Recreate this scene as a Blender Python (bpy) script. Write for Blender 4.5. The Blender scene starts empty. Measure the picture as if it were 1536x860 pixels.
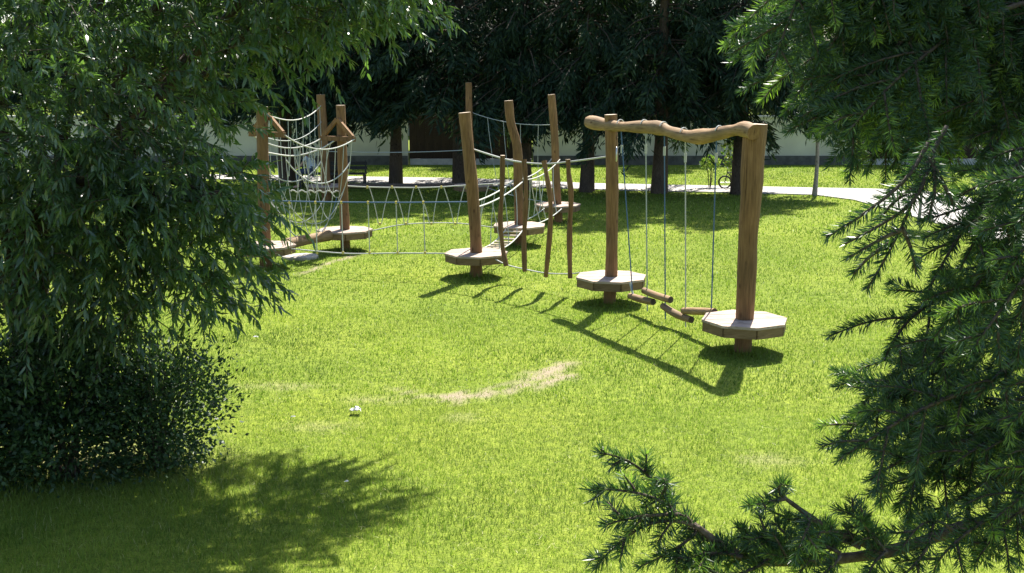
import bpy, bmesh, math, random
import numpy as np
from mathutils import Vector, Matrix

random.seed(7)
RNG = np.random.default_rng(7)
SC = bpy.context.scene
COL = SC.collection

# ------------------------------------------------------------------ camera, sky, sun, exposure
CAM_H, FPX, PITCH = 3.45, 1700.0, math.radians(10.76)
cam_d = bpy.data.cameras.new('camera')
cam = bpy.data.objects.new('camera', cam_d)
COL.objects.link(cam)
cam.location = (0, 0, CAM_H)
cam.rotation_euler = (math.pi / 2 - PITCH, 0, 0)
cam_d.sensor_width = 36.0
cam_d.lens = 36.0 * FPX / 1536.0
cam_d.clip_end = 1500
cam_d.clip_start = 0.05
SC.camera = cam

SUN_AZ, SUN_EL = math.radians(18.0), math.radians(56.0)
world = bpy.data.worlds.new('World')
SC.world = world
world.use_nodes = True
wn = world.node_tree.nodes
sky = wn.new('ShaderNodeTexSky')
sky.sky_type = 'NISHITA'
sky.sun_disc = False
sky.sun_elevation = SUN_EL
sky.sun_rotation = SUN_AZ
world.node_tree.links.new(sky.outputs[0], wn['Background'].inputs[0])
wn['Background'].inputs[1].default_value = 0.085

sun_d = bpy.data.lights.new('sun', 'SUN')
sun_d.energy = 5.0
sun_d.angle = math.radians(0.53)
sun_d.color = (1.0, 0.95, 0.86)
sun = bpy.data.objects.new('sun', sun_d)
COL.objects.link(sun)
SUN_DIR = Vector((math.sin(SUN_AZ) * math.cos(SUN_EL), math.cos(SUN_AZ) * math.cos(SUN_EL), math.sin(SUN_EL)))
sun.rotation_euler = SUN_DIR.to_track_quat('Z', 'Y').to_euler()
sun.location = (12, 40, 60)

SC.view_settings.view_transform = 'Standard'
SC.view_settings.look = 'None'
SC.view_settings.gamma = 1.0
SC.view_settings.use_curve_mapping = False
SC.view_settings.exposure = 1.55
SC.render.engine = 'CYCLES'
SC.cycles.use_denoising = True
SC.cycles.max_bounces = 8
SC.cycles.transmission_bounces = 6
SC.cycles.transparent_max_bounces = 4

# ------------------------------------------------------------------ survey helpers (site measured from the photo)
CP, SP = math.cos(PITCH), math.sin(PITCH)
def ray(px, py):
    a, b = px - 768.0, py - 430.0
    return Vector((a, FPX * CP - b * SP, -FPX * SP - b * CP))
def gnd(px, py, z=0.0):
    d = ray(px, py); t = (z - CAM_H) / d.z
    return Vector((d.x * t, d.y * t, z))
def at(px, py, Y):
    d = ray(px, py); t = Y / d.y
    return Vector((d.x * t, Y, CAM_H + d.z * t))
def onplane(px, py, A, B):
    d = ray(px, py); n = Vector((-(B.y - A.y), B.x - A.x, 0))
    t = n.dot(Vector((A.x, A.y, 0))) / n.dot(d)
    return Vector((d.x * t, d.y * t, CAM_H + d.z * t))

# ------------------------------------------------------------------ materials
def mat(name):
    m = bpy.data.materials.new(name); m.use_nodes = True
    nt = m.node_tree
    return m, nt, nt.nodes, nt.links, nt.nodes['Principled BSDF']
def noise(nodes, links, scale, detail=4, vec=None, rough=0.55):
    n = nodes.new('ShaderNodeTexNoise'); n.inputs['Scale'].default_value = scale
    n.inputs['Detail'].default_value = detail; n.inputs['Roughness'].default_value = rough
    if vec is not None: links.new(vec, n.inputs['Vector'])
    return n
def ramp(nodes, links, fac, stops):
    r = nodes.new('ShaderNodeValToRGB'); links.new(fac, r.inputs[0])
    el = r.color_ramp.elements
    while len(el) < len(stops): el.new(0.5)
    for e, (p, c) in zip(el, stops):
        e.position = p; e.color = (c[0], c[1], c[2], 1)
    return r
def mixc(nodes, links, fac, a, b, blend='MIX'):
    m = nodes.new('ShaderNodeMix'); m.data_type = 'RGBA'; m.blend_type = blend
    for sock, v in ((m.inputs[0], fac), (m.inputs[6], a), (m.inputs[7], b)):
        if isinstance(v, (int, float)): sock.default_value = v
        elif isinstance(v, tuple): sock.default_value = (v[0], v[1], v[2], 1)
        else: links.new(v, sock)
    return m.outputs[2]
def bump(nodes, links, bsdf, h, strength=0.3, dist=0.02):
    b = nodes.new('ShaderNodeBump'); b.inputs['Strength'].default_value = strength
    b.inputs['Distance'].default_value = dist
    links.new(h, b.inputs['Height']); links.new(b.outputs[0], bsdf.inputs['Normal'])
def coords(nodes, links, kind='Object', scale=(1, 1, 1)):
    tc = nodes.new('ShaderNodeTexCoord'); mp = nodes.new('ShaderNodeMapping')
    mp.inputs['Scale'].default_value = scale
    links.new(tc.outputs[kind], mp.inputs['Vector'])
    return mp.outputs[0]

def wood_mat(name, c1, c2, c3, scale=(16, 16, 1.3), rough=0.75):
    m, nt, N, L, B = mat(name)
    v = coords(N, L, 'Object', scale)
    n1 = noise(N, L, 3.0, 6, v)
    n2 = noise(N, L, 0.7, 3, coords(N, L, 'Object', (3, 3, 2)))
    r = ramp(N, L, n1.outputs[0], [(0.22, c1), (0.5, c2), (0.8, c3)])
    g = ramp(N, L, n2.outputs[0], [(0.35, (0.72, 0.72, 0.74)), (0.65, (1.08, 1.04, 1.0))])
    n3 = noise(N, L, 1.0, 3, coords(N, L, 'Object', tuple(x * 3.2 if x > 3 else x * 0.9 for x in scale)))
    ck = ramp(N, L, n3.outputs[0], [(0.60, (1, 1, 1)), (0.68, (0.5, 0.46, 0.42))])
    vo = N.new('ShaderNodeTexVoronoi'); vo.inputs['Scale'].default_value = 1.0
    L.new(coords(N, L, 'Object', tuple(6.5 if x > 3 else 3.2 for x in scale)), vo.inputs['Vector'])
    kn = ramp(N, L, vo.outputs['Distance'], [(0.06, (0.42, 0.36, 0.32)), (0.16, (1, 1, 1))])
    oi = N.new('ShaderNodeObjectInfo'); tn = ramp(N, L, oi.outputs['Random'], [(0.0, (0.80, 0.80, 0.82)), (1.0, (1.10, 1.08, 1.05))])
    c_ = mixc(N, L, 1.0, r.outputs[0], g.outputs[0], 'MULTIPLY')
    for extra in (ck, kn, tn): c_ = mixc(N, L, 1.0, c_, extra.outputs[0], 'MULTIPLY')
    L.new(c_, B.inputs['Base Color'])
    B.inputs['Roughness'].default_value = rough
    B.inputs['Specular IOR Level'].default_value = 0.25
    bump(N, L, B, n1.outputs[0], 0.35, 0.012)
    return m
def plain_mat(name, c, rough=0.6, var=0.25, scale=20.0, spec=0.3, metal=0.0, b=0.15):
    m, nt, N, L, B = mat(name)
    n1 = noise(N, L, scale, 4, coords(N, L))
    lo = tuple(x * (1 - var) for x in c); hi = tuple(min(1, x * (1 + var)) for x in c)
    r = ramp(N, L, n1.outputs[0], [(0.3, lo), (0.7, hi)])
    L.new(r.outputs[0], B.inputs['Base Color'])
    B.inputs['Roughness'].default_value = rough
    B.inputs['Specular IOR Level'].default_value = spec
    B.inputs['Metallic'].default_value = metal
    if b: bump(N, L, B, n1.outputs[0], b, 0.01)
    return m
def leaf_mat(name, stops, trans, tcol, rough=0.45, spec=0.4, attr='rnd', nscale=0.9):
    """stops: colour ramp over a per-leaf random value; light passes through the leaf"""
    m, nt, N, L, B = mat(name)
    a = N.new('ShaderNodeAttribute'); a.attribute_name = attr
    r = ramp(N, L, a.outputs['Fac'], stops)
    n1 = noise(N, L, nscale, 3, coords(N, L))
    g = ramp(N, L, n1.outputs[0], [(0.35, (0.78, 0.8, 0.8)), (0.65, (1.12, 1.1, 1.0))])
    c = mixc(N, L, 1.0, r.outputs[0], g.outputs[0], 'MULTIPLY')
    L.new(c, B.inputs['Base Color'])
    B.inputs['Roughness'].default_value = rough
    B.inputs['Specular IOR Level'].default_value = spec
    t = N.new('ShaderNodeBsdfTranslucent')
    L.new(mixc(N, L, 1.0, c, tcol, 'MULTIPLY'), t.inputs[0])
    mx = N.new('ShaderNodeMixShader'); mx.inputs[0].default_value = trans
    out = N['Material Output']
    L.new(B.outputs[0], mx.inputs[1]); L.new(t.outputs[0], mx.inputs[2]); L.new(mx.outputs[0], out.inputs[0])
    return m

M = {}
M['log'] = wood_mat('debarked_log', (0.125, 0.068, 0.030), (0.21, 0.118, 0.053), (0.30, 0.178, 0.086))
M['log_pale'] = wood_mat('pale_log', (0.17, 0.11, 0.058), (0.27, 0.18, 0.097), (0.36, 0.255, 0.15))
M['log_lying'] = wood_mat('pale_lying_log', (0.17, 0.11, 0.058), (0.27, 0.18, 0.097), (0.36, 0.255, 0.15), (1.3, 16, 16))
M['endgrain'] = plain_mat('end_grain', (0.55, 0.45, 0.34), 0.85, 0.3, 40)
M['deck'] = wood_mat('deck_board', (0.31, 0.23, 0.18), (0.43, 0.34, 0.275), (0.52, 0.43, 0.36), (1.5, 14, 14))
M['fascia'] = wood_mat('fascia_board', (0.13, 0.085, 0.045), (0.20, 0.135, 0.07), (0.27, 0.19, 0.11), (2, 2, 14))
M['rope'] = plain_mat('pale_rope', (0.45, 0.45, 0.41), 0.9, 0.2, 120)
M['rope_dim'] = plain_mat('grey_rope', (0.36, 0.38, 0.36), 0.9, 0.2, 120)
M['rope_blue'] = plain_mat('blue_rope', (0.085, 0.14, 0.23), 0.85, 0.25, 120)
M['joint'] = plain_mat('yellow_plastic', (0.52, 0.42, 0.12), 0.5, 0.15, 60)
M['steel'] = plain_mat('galvanised_steel', (0.55, 0.56, 0.57), 0.35, 0.1, 60, 0.5, 0.8)
M['rubber'] = plain_mat('black_rubber', (0.02, 0.02, 0.022), 0.7, 0.2, 60)
M['iron'] = plain_mat('dark_painted_iron', (0.03, 0.03, 0.032), 0.5, 0.2, 30)
M['bark'] = wood_mat('spruce_bark', (0.05, 0.038, 0.03), (0.09, 0.07, 0.055), (0.14, 0.115, 0.095), (14, 14, 4), 0.95)
M['twig'] = wood_mat('twig_bark', (0.05, 0.038, 0.03), (0.09, 0.072, 0.058), (0.15, 0.125, 0.105), (40, 40, 40), 0.9)
M['smooth_bark'] = wood_mat('smooth_grey_bark', (0.16, 0.15, 0.14), (0.24, 0.23, 0.215), (0.32, 0.31, 0.29), (12, 12, 5), 0.9)
M['plaster'] = plain_mat('pale_plaster', (0.50, 0.49, 0.39), 0.9, 0.14, 0.8)
M['plinth'] = plain_mat('shadow_toned_plinth', (0.10, 0.10, 0.09), 0.95, 0.3, 5)  # plinth colour darkened to stand in for the shadow band along the wall foot
M['concrete'] = plain_mat('concrete', (0.42, 0.41, 0.39), 0.9, 0.2, 6)
M['fence'] = wood_mat('brown_stained_board', (0.022, 0.014, 0.010), (0.033, 0.021, 0.014), (0.048, 0.031, 0.022), (8, 8, 1.0))
M['rooftile'] = plain_mat('brown_roof_tile', (0.26, 0.15, 0.10), 0.8, 0.3, 3)
M['glass'] = plain_mat('window_glass', (0.03, 0.04, 0.05), 0.08, 0.1, 2, 0.6, 0, 0)
M['paper'] = plain_mat('white_paper', (0.55, 0.55, 0.54), 0.8, 0.1, 30)
M['stone'] = plain_mat('pale_stone', (0.42, 0.38, 0.32), 0.9, 0.25, 9)
M['skin'] = plain_mat('skin', (0.50, 0.31, 0.22), 0.55, 0.08, 10)
M['shirt'] = plain_mat('pale_blue_cotton', (0.58, 0.66, 0.78), 0.9, 0.12, 12)
M['trouser'] = plain_mat('dark_blue_cotton', (0.05, 0.07, 0.12), 0.9, 0.2, 14)
M['hair'] = plain_mat('dark_hair', (0.03, 0.022, 0.018), 0.7, 0.3, 60)

M['grass'] = leaf_mat('grass_blade', [(0.0, (0.088, 0.145, 0.02)), (0.45, (0.155, 0.228, 0.034)), (0.86, (0.24, 0.30, 0.05)),
                      (0.95, (0.27, 0.28, 0.08)), (1.0, (0.46, 0.42, 0.25))], 0.42, (1.25, 1.42, 0.8), 0.5, 0.25, nscale=0.5)
M['willow'] = leaf_mat('willow_leaf', [(0.0, (0.045, 0.085, 0.045)), (0.5, (0.07, 0.125, 0.06)), (0.9, (0.105, 0.165, 0.075)),
                       (1.0, (0.19, 0.25, 0.13))], 0.42, (1.6, 1.8, 0.6), 0.30, 0.9)
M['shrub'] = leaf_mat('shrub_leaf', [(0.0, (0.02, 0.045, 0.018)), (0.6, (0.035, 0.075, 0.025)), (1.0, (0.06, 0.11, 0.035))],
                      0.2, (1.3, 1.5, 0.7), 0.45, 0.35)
M['needle'] = leaf_mat('spruce_needle', [(0.0, (0.026, 0.055, 0.03)), (0.55, (0.045, 0.092, 0.042)), (0.8, (0.08, 0.14, 0.05)),
                       (1.0, (0.24, 0.35, 0.07))], 0.28, (1.3, 1.6, 0.6), 0.38, 0.5)
M['far_needle'] = leaf_mat('far_spruce_needle', [(0.0, (0.012, 0.028, 0.016)), (0.7, (0.022, 0.046, 0.024)), (1.0, (0.045, 0.075, 0.03))],
                           0.12, (1.2, 1.5, 0.6), 0.6, 0.2)
M['flower_leaf'] = leaf_mat('light_leaf', [(0.0, (0.08, 0.16, 0.03)), (0.7, (0.16, 0.26, 0.05)), (1.0, (0.4, 0.42, 0.12))],
                            0.35, (1.3, 1.4, 0.6), 0.5, 0.3)

# ------------------------------------------------------------------ mesh helpers
def link(o, parent=None):
    COL.objects.link(o)
    if parent is not None: o.parent = parent
    return o
def tag(o, label=None, cat=None, group=None, kind=None):
    if label: o['label'] = label
    if cat: o['category'] = cat
    if group: o['group'] = group
    if kind: o['kind'] = kind
    return o
def thing(name, loc, label, cat, group=None):
    o = bpy.data.objects.new(name, None); o.empty_display_size = 0.1
    o.location = loc; COL.objects.link(o)
    return tag(o, label, cat, group)
def copy_tree(o, parent=None):
    c = o.copy(); COL.objects.link(c); c.parent = parent
    for ch in list(o.children): copy_tree(ch, c)
    return c

class MB:
    """collects shapes; build() links them as one mesh object"""
    def __init__(s): s.v, s.f, s.sm, s.mi = [], [], [], []
    def add(s, vs, fs, smooth=False, mi=0):
        b = len(s.v); s.v += [tuple(v) for v in vs]
        for f in fs: s.f.append(tuple(i + b for i in f)); s.sm.append(smooth); s.mi.append(mi)
    def box(s, c, size, rot=None):
        hx, hy, hz = size[0] / 2, size[1] / 2, size[2] / 2
        vs = [Vector((x * hx, y * hy, z * hz)) for x in (-1, 1) for y in (-1, 1) for z in (-1, 1)]
        if rot is not None: vs = [rot @ v for v in vs]
        s.add([v + Vector(c) for v in vs], [(0, 1, 3, 2), (4, 6, 7, 5), (0, 4, 5, 1), (2, 3, 7, 6), (0, 2, 6, 4), (1, 5, 7, 3)])
    def tube(s, pts, radii, n=10, wob=0.0, cap=True, capmi=0, seed=0):
        pts = [Vector(p) for p in pts]
        if isinstance(radii, (int, float)): radii = [radii] * len(pts)
        rr = random.Random(seed)
        prof = [[rr.uniform(-1, 1) for _ in range(n)] for _ in range(3)]
        t0 = (pts[1] - pts[0]).normalized()
        ref = Vector((0, 0, 1)) if abs(t0.z) < 0.8 else Vector((1, 0, 0))
        u = t0.cross(ref).normalized(); vs = []
        for i, p in enumerate(pts):
            t = (pts[min(i + 1, len(pts) - 1)] - pts[max(i - 1, 0)]).normalized()
            u = (u - t * u.dot(t)).normalized(); w = t.cross(u)
            for k in range(n):
                a = 2 * math.pi * k / n
                q = i / max(1, len(pts) - 1) * 2; j = min(1, int(q)); fr = q - j
                rad = radii[i] * (1 + wob * (prof[j][k] * (1 - fr) + prof[j + 1][k] * fr))
                vs.append(p + (u * math.cos(a) + w * math.sin(a)) * rad)
        fs = [(i * n + k, i * n + (k + 1) % n, (i + 1) * n + (k + 1) % n, (i + 1) * n + k) for i in range(len(pts) - 1) for k in range(n)]
        s.add(vs, fs, True)
        if cap:
            e = (len(pts) - 1) * n
            s.add(vs[:n], [tuple(reversed(range(n)))], False, capmi)
            s.add(vs[e:], [tuple(range(n))], False, capmi)
    def poly(s, pts2, z0, z1):
        n = len(pts2)
        vs = [(p[0], p[1], z0) for p in pts2] + [(p[0], p[1], z1) for p in pts2]
        s.add(vs, [tuple(reversed(range(n))), tuple(range(n, 2 * n))] + [(k, (k + 1) % n, n + (k + 1) % n, n + k) for k in range(n)])
    def turned(s, ang):
        c, n_ = math.cos(-ang), math.sin(-ang); s.v = [(x * c - y * n_, x * n_ + y * c, z) for x, y, z in s.v]; return s
    def mesh(s, name, *mats):
        me = bpy.data.meshes.new(name); me.from_pydata(s.v, [], s.f)
        for m in mats: me.materials.append(m)
        me.polygons.foreach_set('use_smooth', s.sm)
        me.polygons.foreach_set('material_index', s.mi)
        me.update(); return me
    def build(s, name, mats, parent=None, loc=None):
        mats = mats if isinstance(mats, (list, tuple)) else [mats]
        o = bpy.data.objects.new(name, s.mesh(name, *mats))
        if loc is not None: o.location = loc
        return link(o, parent)

def np_mesh(name, V, F, mat_, attrs=None, smooth=False):
    """V (n,3) float, F (m,3) int triangles"""
    me = bpy.data.meshes.new(name)
    me.vertices.add(len(V)); me.vertices.foreach_set('co', np.ascontiguousarray(V, np.float32).ravel())
    me.loops.add(F.size); me.loops.foreach_set('vertex_index', np.ascontiguousarray(F, np.int32).ravel())
    me.polygons.add(len(F)); me.polygons.foreach_set('loop_start', np.arange(0, F.size, 3, dtype=np.int32))
    if smooth: me.polygons.foreach_set('use_smooth', np.ones(len(F), bool))
    me.materials.append(mat_)
    for k, a in (attrs or {}).items():
        at_ = me.attributes.new(k, 'FLOAT', 'POINT'); at_.data.foreach_set('value', np.ascontiguousarray(a, np.float32))
    me.update(calc_edges=True); me.validate()
    return me
def unit(a): return a / np.maximum(np.linalg.norm(a, axis=-1, keepdims=True), 1e-9)
def bez(a, c, b, n):
    return [a * (1 - t) ** 2 + c * (2 * t * (1 - t)) + b * t ** 2 for t in [i / (n - 1) for i in range(n)]]
def sagline(a, b, sag, n=14):
    return [a.lerp(b, i / (n - 1)) - Vector((0, 0, sag * 4 * (i / (n - 1)) * (1 - i / (n - 1)))) for i in range(n)]
def smooth_path(pts, n=24):
    """Catmull-Rom through pts"""
    P = [pts[0] * 2 - pts[1]] + list(pts) + [pts[-1] * 2 - pts[-2]]
    out = []; segs = len(pts) - 1
    for i in range(n):
        q = i / (n - 1) * segs; k = min(segs - 1, int(q)); t = q - k
        p0, p1, p2, p3 = P[k:k + 4]
        out.append(0.5 * (2 * p1 + (p2 - p0) * t + (2 * p0 - 5 * p1 + 4 * p2 - p3) * t * t + (3 * p1 - p0 - 3 * p2 + p3) * t ** 3))
    return out
def rel(pts, o): return [p - o for p in pts]

def leaf_cards(base, direc, up, length, width, fold=0.25, seg6=False, droop=0.0):
    """arrays of leaves: diamond (2 tris) or 6-vertex lance (4 tris)"""
    d = unit(direc); side = unit(np.cross(d, up)); nrm = np.cross(side, d)
    L = length[:, None]; W = width[:, None] * 0.5
    if not seg6:
        V = np.stack([base, base + d * L * 0.42 + side * W - nrm * W * fold, base + d * L - nrm * L * droop,
                      base + d * L * 0.42 - side * W - nrm * W * fold], 1)
        F = np.array([[0, 1, 2], [0, 2, 3]])
    else:
        m1 = base + d * L * 0.3; m2 = base + d * L * 0.66 - nrm * L * droop * 0.4
        V = np.stack([base, m1 + side * W, m1 - side * W, m2 + side * W * 0.85, m2 - side * W * 0.85, base + d * L - nrm * L * droop], 1)
        F = np.array([[0, 2, 1], [1, 2, 4], [1, 4, 3], [3, 4, 5]])
    n, k = V.shape[0], V.shape[1]
    return V.reshape(-1, 3), (F[None] + (np.arange(n) * k)[:, None, None]).reshape(-1, 3), k

def vnoise(x, y, s, seed=0):
    """cheap smooth value noise on arrays"""
    r = np.random.default_rng(seed).random((64, 64))
    X, Y = x * s, y * s
    i, j = np.floor(X).astype(int), np.floor(Y).astype(int); fx, fy = X - i, Y - j
    fx, fy = fx * fx * (3 - 2 * fx), fy * fy * (3 - 2 * fy)
    g = lambda a, b: r[a % 64, b % 64]
    return (g(i, j) * (1 - fx) + g(i + 1, j) * fx) * (1 - fy) + (g(i, j + 1) * (1 - fx) + g(i + 1, j + 1) * fx) * fy

# ------------------------------------------------------------------ setting: lawn, path
ARC = np.array([list(gnd(x, y))[:2] for x, y in ((585, 584), (640, 594), (700, 597), (750, 589), (795, 577), (825, 562), (845, 545))])
ARC_W = np.array([0.07, 0.13, 0.21, 0.22, 0.27, 0.30, 0.18])
STRIP = np.array([list(gnd(x, y))[:2] for x, y in ((455, 411), (480, 400), (505, 391), (530, 384))])
PALE = [(gnd(1150, 690), 0.55, 0.35), (gnd(690, 627), 0.3, 0.3), (gnd(420, 580), 0.9, 0.3), (gnd(560, 600), 0.7, 0.25), (gnd(480, 640), 0.7, 0.25)]
def seg_dist(x, y, P, Wd):
    best = np.full(x.shape, 9.0)
    for k in range(len(P) - 1):
        a, b = P[k], P[k + 1]; ab = b - a
        t = np.clip(((x - a[0]) * ab[0] + (y - a[1]) * ab[1]) / (ab @ ab), 0, 1)
        d = np.hypot(x - a[0] - ab[0] * t, y - a[1] - ab[1] * t) / (Wd[k] * (1 - t) + Wd[k + 1] * t)
        best = np.minimum(best, d)
    return best
def bare_mask(x, y):
    n = vnoise(x, y, 7, 3) * 0.6 + vnoise(x, y, 19, 4) * 0.6
    a = np.clip(2.05 - seg_dist(x, y, ARC, ARC_W) - n * 1.75, 0, 1) * 0.9
    s = np.clip(1.5 - seg_dist(x, y, STRIP, np.full(4, 0.12)) - n * 0.9, 0, 1) * 0.9
    out = np.maximum(a, s)
    for c, rx, ry in PALE:
        q = np.hypot((x - c.x) / rx, (y - c.y) / ry)
        out = np.maximum(out, np.clip(1.1 - q - n * 0.5, 0, 1) * 0.45)
    # dry soil around the feet of the posts and under the big shrub
    q = np.hypot((x + 4.3) / 1.7, (y - 9.8) / 0.8)
    out = np.maximum(out, np.clip(1.2 - q, 0, 1) * 0.5)
    return out

gx = np.concatenate([[-400, -150, -60, -30, -20], np.arange(-14, 14.01, 0.14), [20, 30, 60, 150, 400]])
gy = np.concatenate([[-100, -30, 0, 4], np.arange(6.5, 34, 0.14), [36, 40, 46, 60, 100, 250, 700]])
GX, GY = np.meshgrid(gx, gy)
nx, ny = len(gx), len(gy)
V = np.stack([GX.ravel(), GY.ravel(), np.zeros(nx * ny)], 1)
idx = np.arange(nx * ny).reshape(ny, nx)
q = np.stack([idx[:-1, :-1], idx[:-1, 1:], idx[1:, 1:], idx[1:, :-1]], -1).reshape(-1, 4)
F = np.concatenate([q[:, [0, 1, 2]], q[:, [0, 2, 3]]])
m, nt, N, L, B = mat('lawn_ground')
a = N.new('ShaderNodeAttribute'); a.attribute_name = 'bare'
vc = coords(N, L)
n1 = noise(N, L, 0.35, 5, vc); n2 = noise(N, L, 9.0, 5, vc); n3 = noise(N, L, 45.0, 3, vc)
g1 = ramp(N, L, n1.outputs[0], [(0.3, (0.125, 0.18, 0.025)), (0.7, (0.195, 0.24, 0.036))])
g2 = ramp(N, L, n2.outputs[0], [(0.3, (0.6, 0.65, 0.6)), (0.7, (1.25, 1.2, 1.1))])
g3 = ramp(N, L, n3.outputs[0], [(0.3, (0.6, 0.62, 0.6)), (0.7, (1.3, 1.25, 1.2))])
gc = mixc(N, L, 1.0, mixc(N, L, 1.0, g1.outputs[0], g2.outputs[0], 'MULTIPLY'), g3.outputs[0], 'MULTIPLY')
soil = ramp(N, L, n3.outputs[0], [(0.25, (0.13, 0.10, 0.07)), (0.7, (0.36, 0.285, 0.22))])
L.new(mixc(N, L, a.outputs['Fac'], gc, soil.outputs[0]), B.inputs['Base Color'])
B.inputs['Roughness'].default_value = 0.95; B.inputs['Specular IOR Level'].default_value = 0.1
bump(N, L, B, n3.outputs[0], 0.6, 0.03)
ground = link(bpy.data.objects.new('ground', np_mesh('ground', V, F, m, {'bare': bare_mask(V[:, 0], V[:, 1])})))
tag(ground, kind='structure')

near = [(250, 268), (400, 271), (530, 275), (700, 278.5), (880, 285), (1000, 288), (1108, 290), (1222, 293.5), (1280, 301), (1330, 314), (1380, 329), (1440, 347), (1536, 376), (1640, 410)]
far = [(250, 262), (400, 264), (530, 266), (700, 268.5), (880, 276), (1000, 278.5), (1108, 280.5), (1222, 283), (1310, 284.5), (1385, 288), (1440, 295), (1490, 306), (1560, 323), (1680, 352)]
mb = MB()
A = [gnd(*p) for p in near]; Bp = [gnd(*p) for p in far]
top = 0.03
for k in range(len(A) - 1):
    q4 = [A[k], A[k + 1], Bp[k + 1], Bp[k]]
    mb.add([(p.x, p.y, top) for p in q4], [(0, 1, 2, 3)])
mb.add([(p.x, p.y, z) for p in A for z in (top, -0.05)], [(2 * k, 2 * k + 1, 2 * k + 3, 2 * k + 2) for k in range(len(A) - 1)])
m, nt, N, L, B = mat('pale_paving')
br = N.new('ShaderNodeTexBrick'); L.new(coords(N, L, 'Object'), br.inputs['Vector'])
br.inputs['Scale'].default_value = 1.0
br.inputs['Brick Width'].default_value = 0.2; br.inputs['Row Height'].default_value = 0.1; br.inputs['Mortar Size'].default_value = 0.006
br.inputs['Color1'].default_value = (0.32, 0.30, 0.285, 1); br.inputs['Color2'].default_value = (0.40, 0.38, 0.36, 1); br.inputs['Mortar'].default_value = (0.17, 0.16, 0.14, 1)
n1 = noise(N, L, 1.2, 4, coords(N, L))
g = ramp(N, L, n1.outputs[0], [(0.3, (0.8, 0.8, 0.8)), (0.7, (1.1, 1.1, 1.1))])
L.new(mixc(N, L, 1.0, br.outputs[0], g.outputs[0], 'MULTIPLY'), B.inputs['Base Color']); B.inputs['Roughness'].default_value = 0.9
bump(N, L, B, br.outputs['Fac'], -0.3, 0.01)
tag(mb.build('path', m), kind='structure')
PATH_POLY = [(p.x, p.y) for p in A] + [(p.x, p.y) for p in reversed(Bp)]
def in_poly(x, y, P):
    c = np.zeros(x.shape, bool); j = len(P) - 1
    for i in range(len(P)):
        (xi, yi), (xj, yj) = P[i], P[j]
        hit = ((yi > y) != (yj > y)) & (x < (xj - xi) * (y - yi) / (yj - yi + 1e-12) + xi)
        c ^= hit; j = i
    return c

# grass blades: one mass nobody could count, coarser with distance
def grass_band(y0, y1, dens, w, h, tris, seed):
    r = np.random.default_rng(seed)
    hw = lambda y: 0.47 * y + 0.9
    n = int((y1 - y0) * 2 * hw(y1) * dens)
    x = r.uniform(-hw(y1), hw(y1), n); y = r.uniform(y0, y1, n)
    bm_ = bare_mask(x, y)
    clump = vnoise(x, y, 2.2, 8)
    k = (np.abs(x) < hw(y)) & (r.random(n) > bm_ * 0.95) & ~in_poly(x, y, PATH_POLY)
    x, y, clump, bm_ = x[k], y[k], clump[k], bm_[k]; n = len(x)
    base = np.stack([x, y, np.full(n, -0.004)], 1)
    az = r.uniform(0, 2 * np.pi, n); lean = np.abs(r.normal(0, 0.42, n)) + 0.1
    d = np.stack([np.cos(az) * np.sin(lean), np.sin(az) * np.sin(lean), np.cos(lean)], 1)
    H = h * r.uniform(0.55, 1.25, n) * (0.75 + 0.6 * clump)
    shade = np.clip(1.2 - np.hypot((x + 3.6) / 3.2, (y - 8.6) / 1.5), 0, 1)      # uncut under the willow
    H = H * (1 + 0.9 * shade)
    a2 = r.uniform(0, 2 * np.pi, n); side = np.stack([np.cos(a2), np.sin(a2), np.zeros(n)], 1)
    W = (w * r.uniform(0.6, 1.3, n))[:, None] * 0.5
    tip = base + d * H[:, None] + np.stack([np.cos(az), np.sin(az), np.full(n, -0.5)], 1) * (H * 0.25 * r.random(n))[:, None]
    if tris == 3:
        mid = base + d * H[:, None] * 0.55
        V = np.stack([base - side * W, base + side * W, mid - side * W * 0.8, mid + side * W * 0.8, tip], 1)
        F = np.array([[0, 1, 3], [0, 3, 2], [2, 3, 4]])
    else:
        V = np.stack([base - side * W, base + side * W, tip], 1); F = np.array([[0, 1, 2]])
    kk = V.shape[1]
    col = np.clip(0.02 + 0.45 * vnoise(x, y, 0.7, 11) + 0.32 * vnoise(x, y, 3.1, 12) + r.normal(0, 0.24, n) - 0.28 * np.clip(vnoise(x, y, 1.6, 31) - 0.62, 0, 1) / 0.38, 0, 0.9)
    dry = r.random(n) < 0.06 + 0.25 * bm_ + 0.10 * np.clip(vnoise(x, y, 1.1, 21) - 0.55, 0, 1)
    col[dry] = r.uniform(0.9, 1.0, dry.sum())
    return V.reshape(-1, 3), (F[None] + (np.arange(n) * kk)[:, None, None]).reshape(-1, 3), np.repeat(col, kk)
bands = [(7.0, 11.5, 3300, 0.0045, 0.040, 3, 1), (11.5, 16.5, 1500, 0.0075, 0.045, 3, 2), (16.5, 24, 620, 0.014, 0.052, 1, 3), (24, 42, 210, 0.026, 0.06, 1, 4)]
Vs, Fs, As, off = [], [], [], 0
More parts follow.
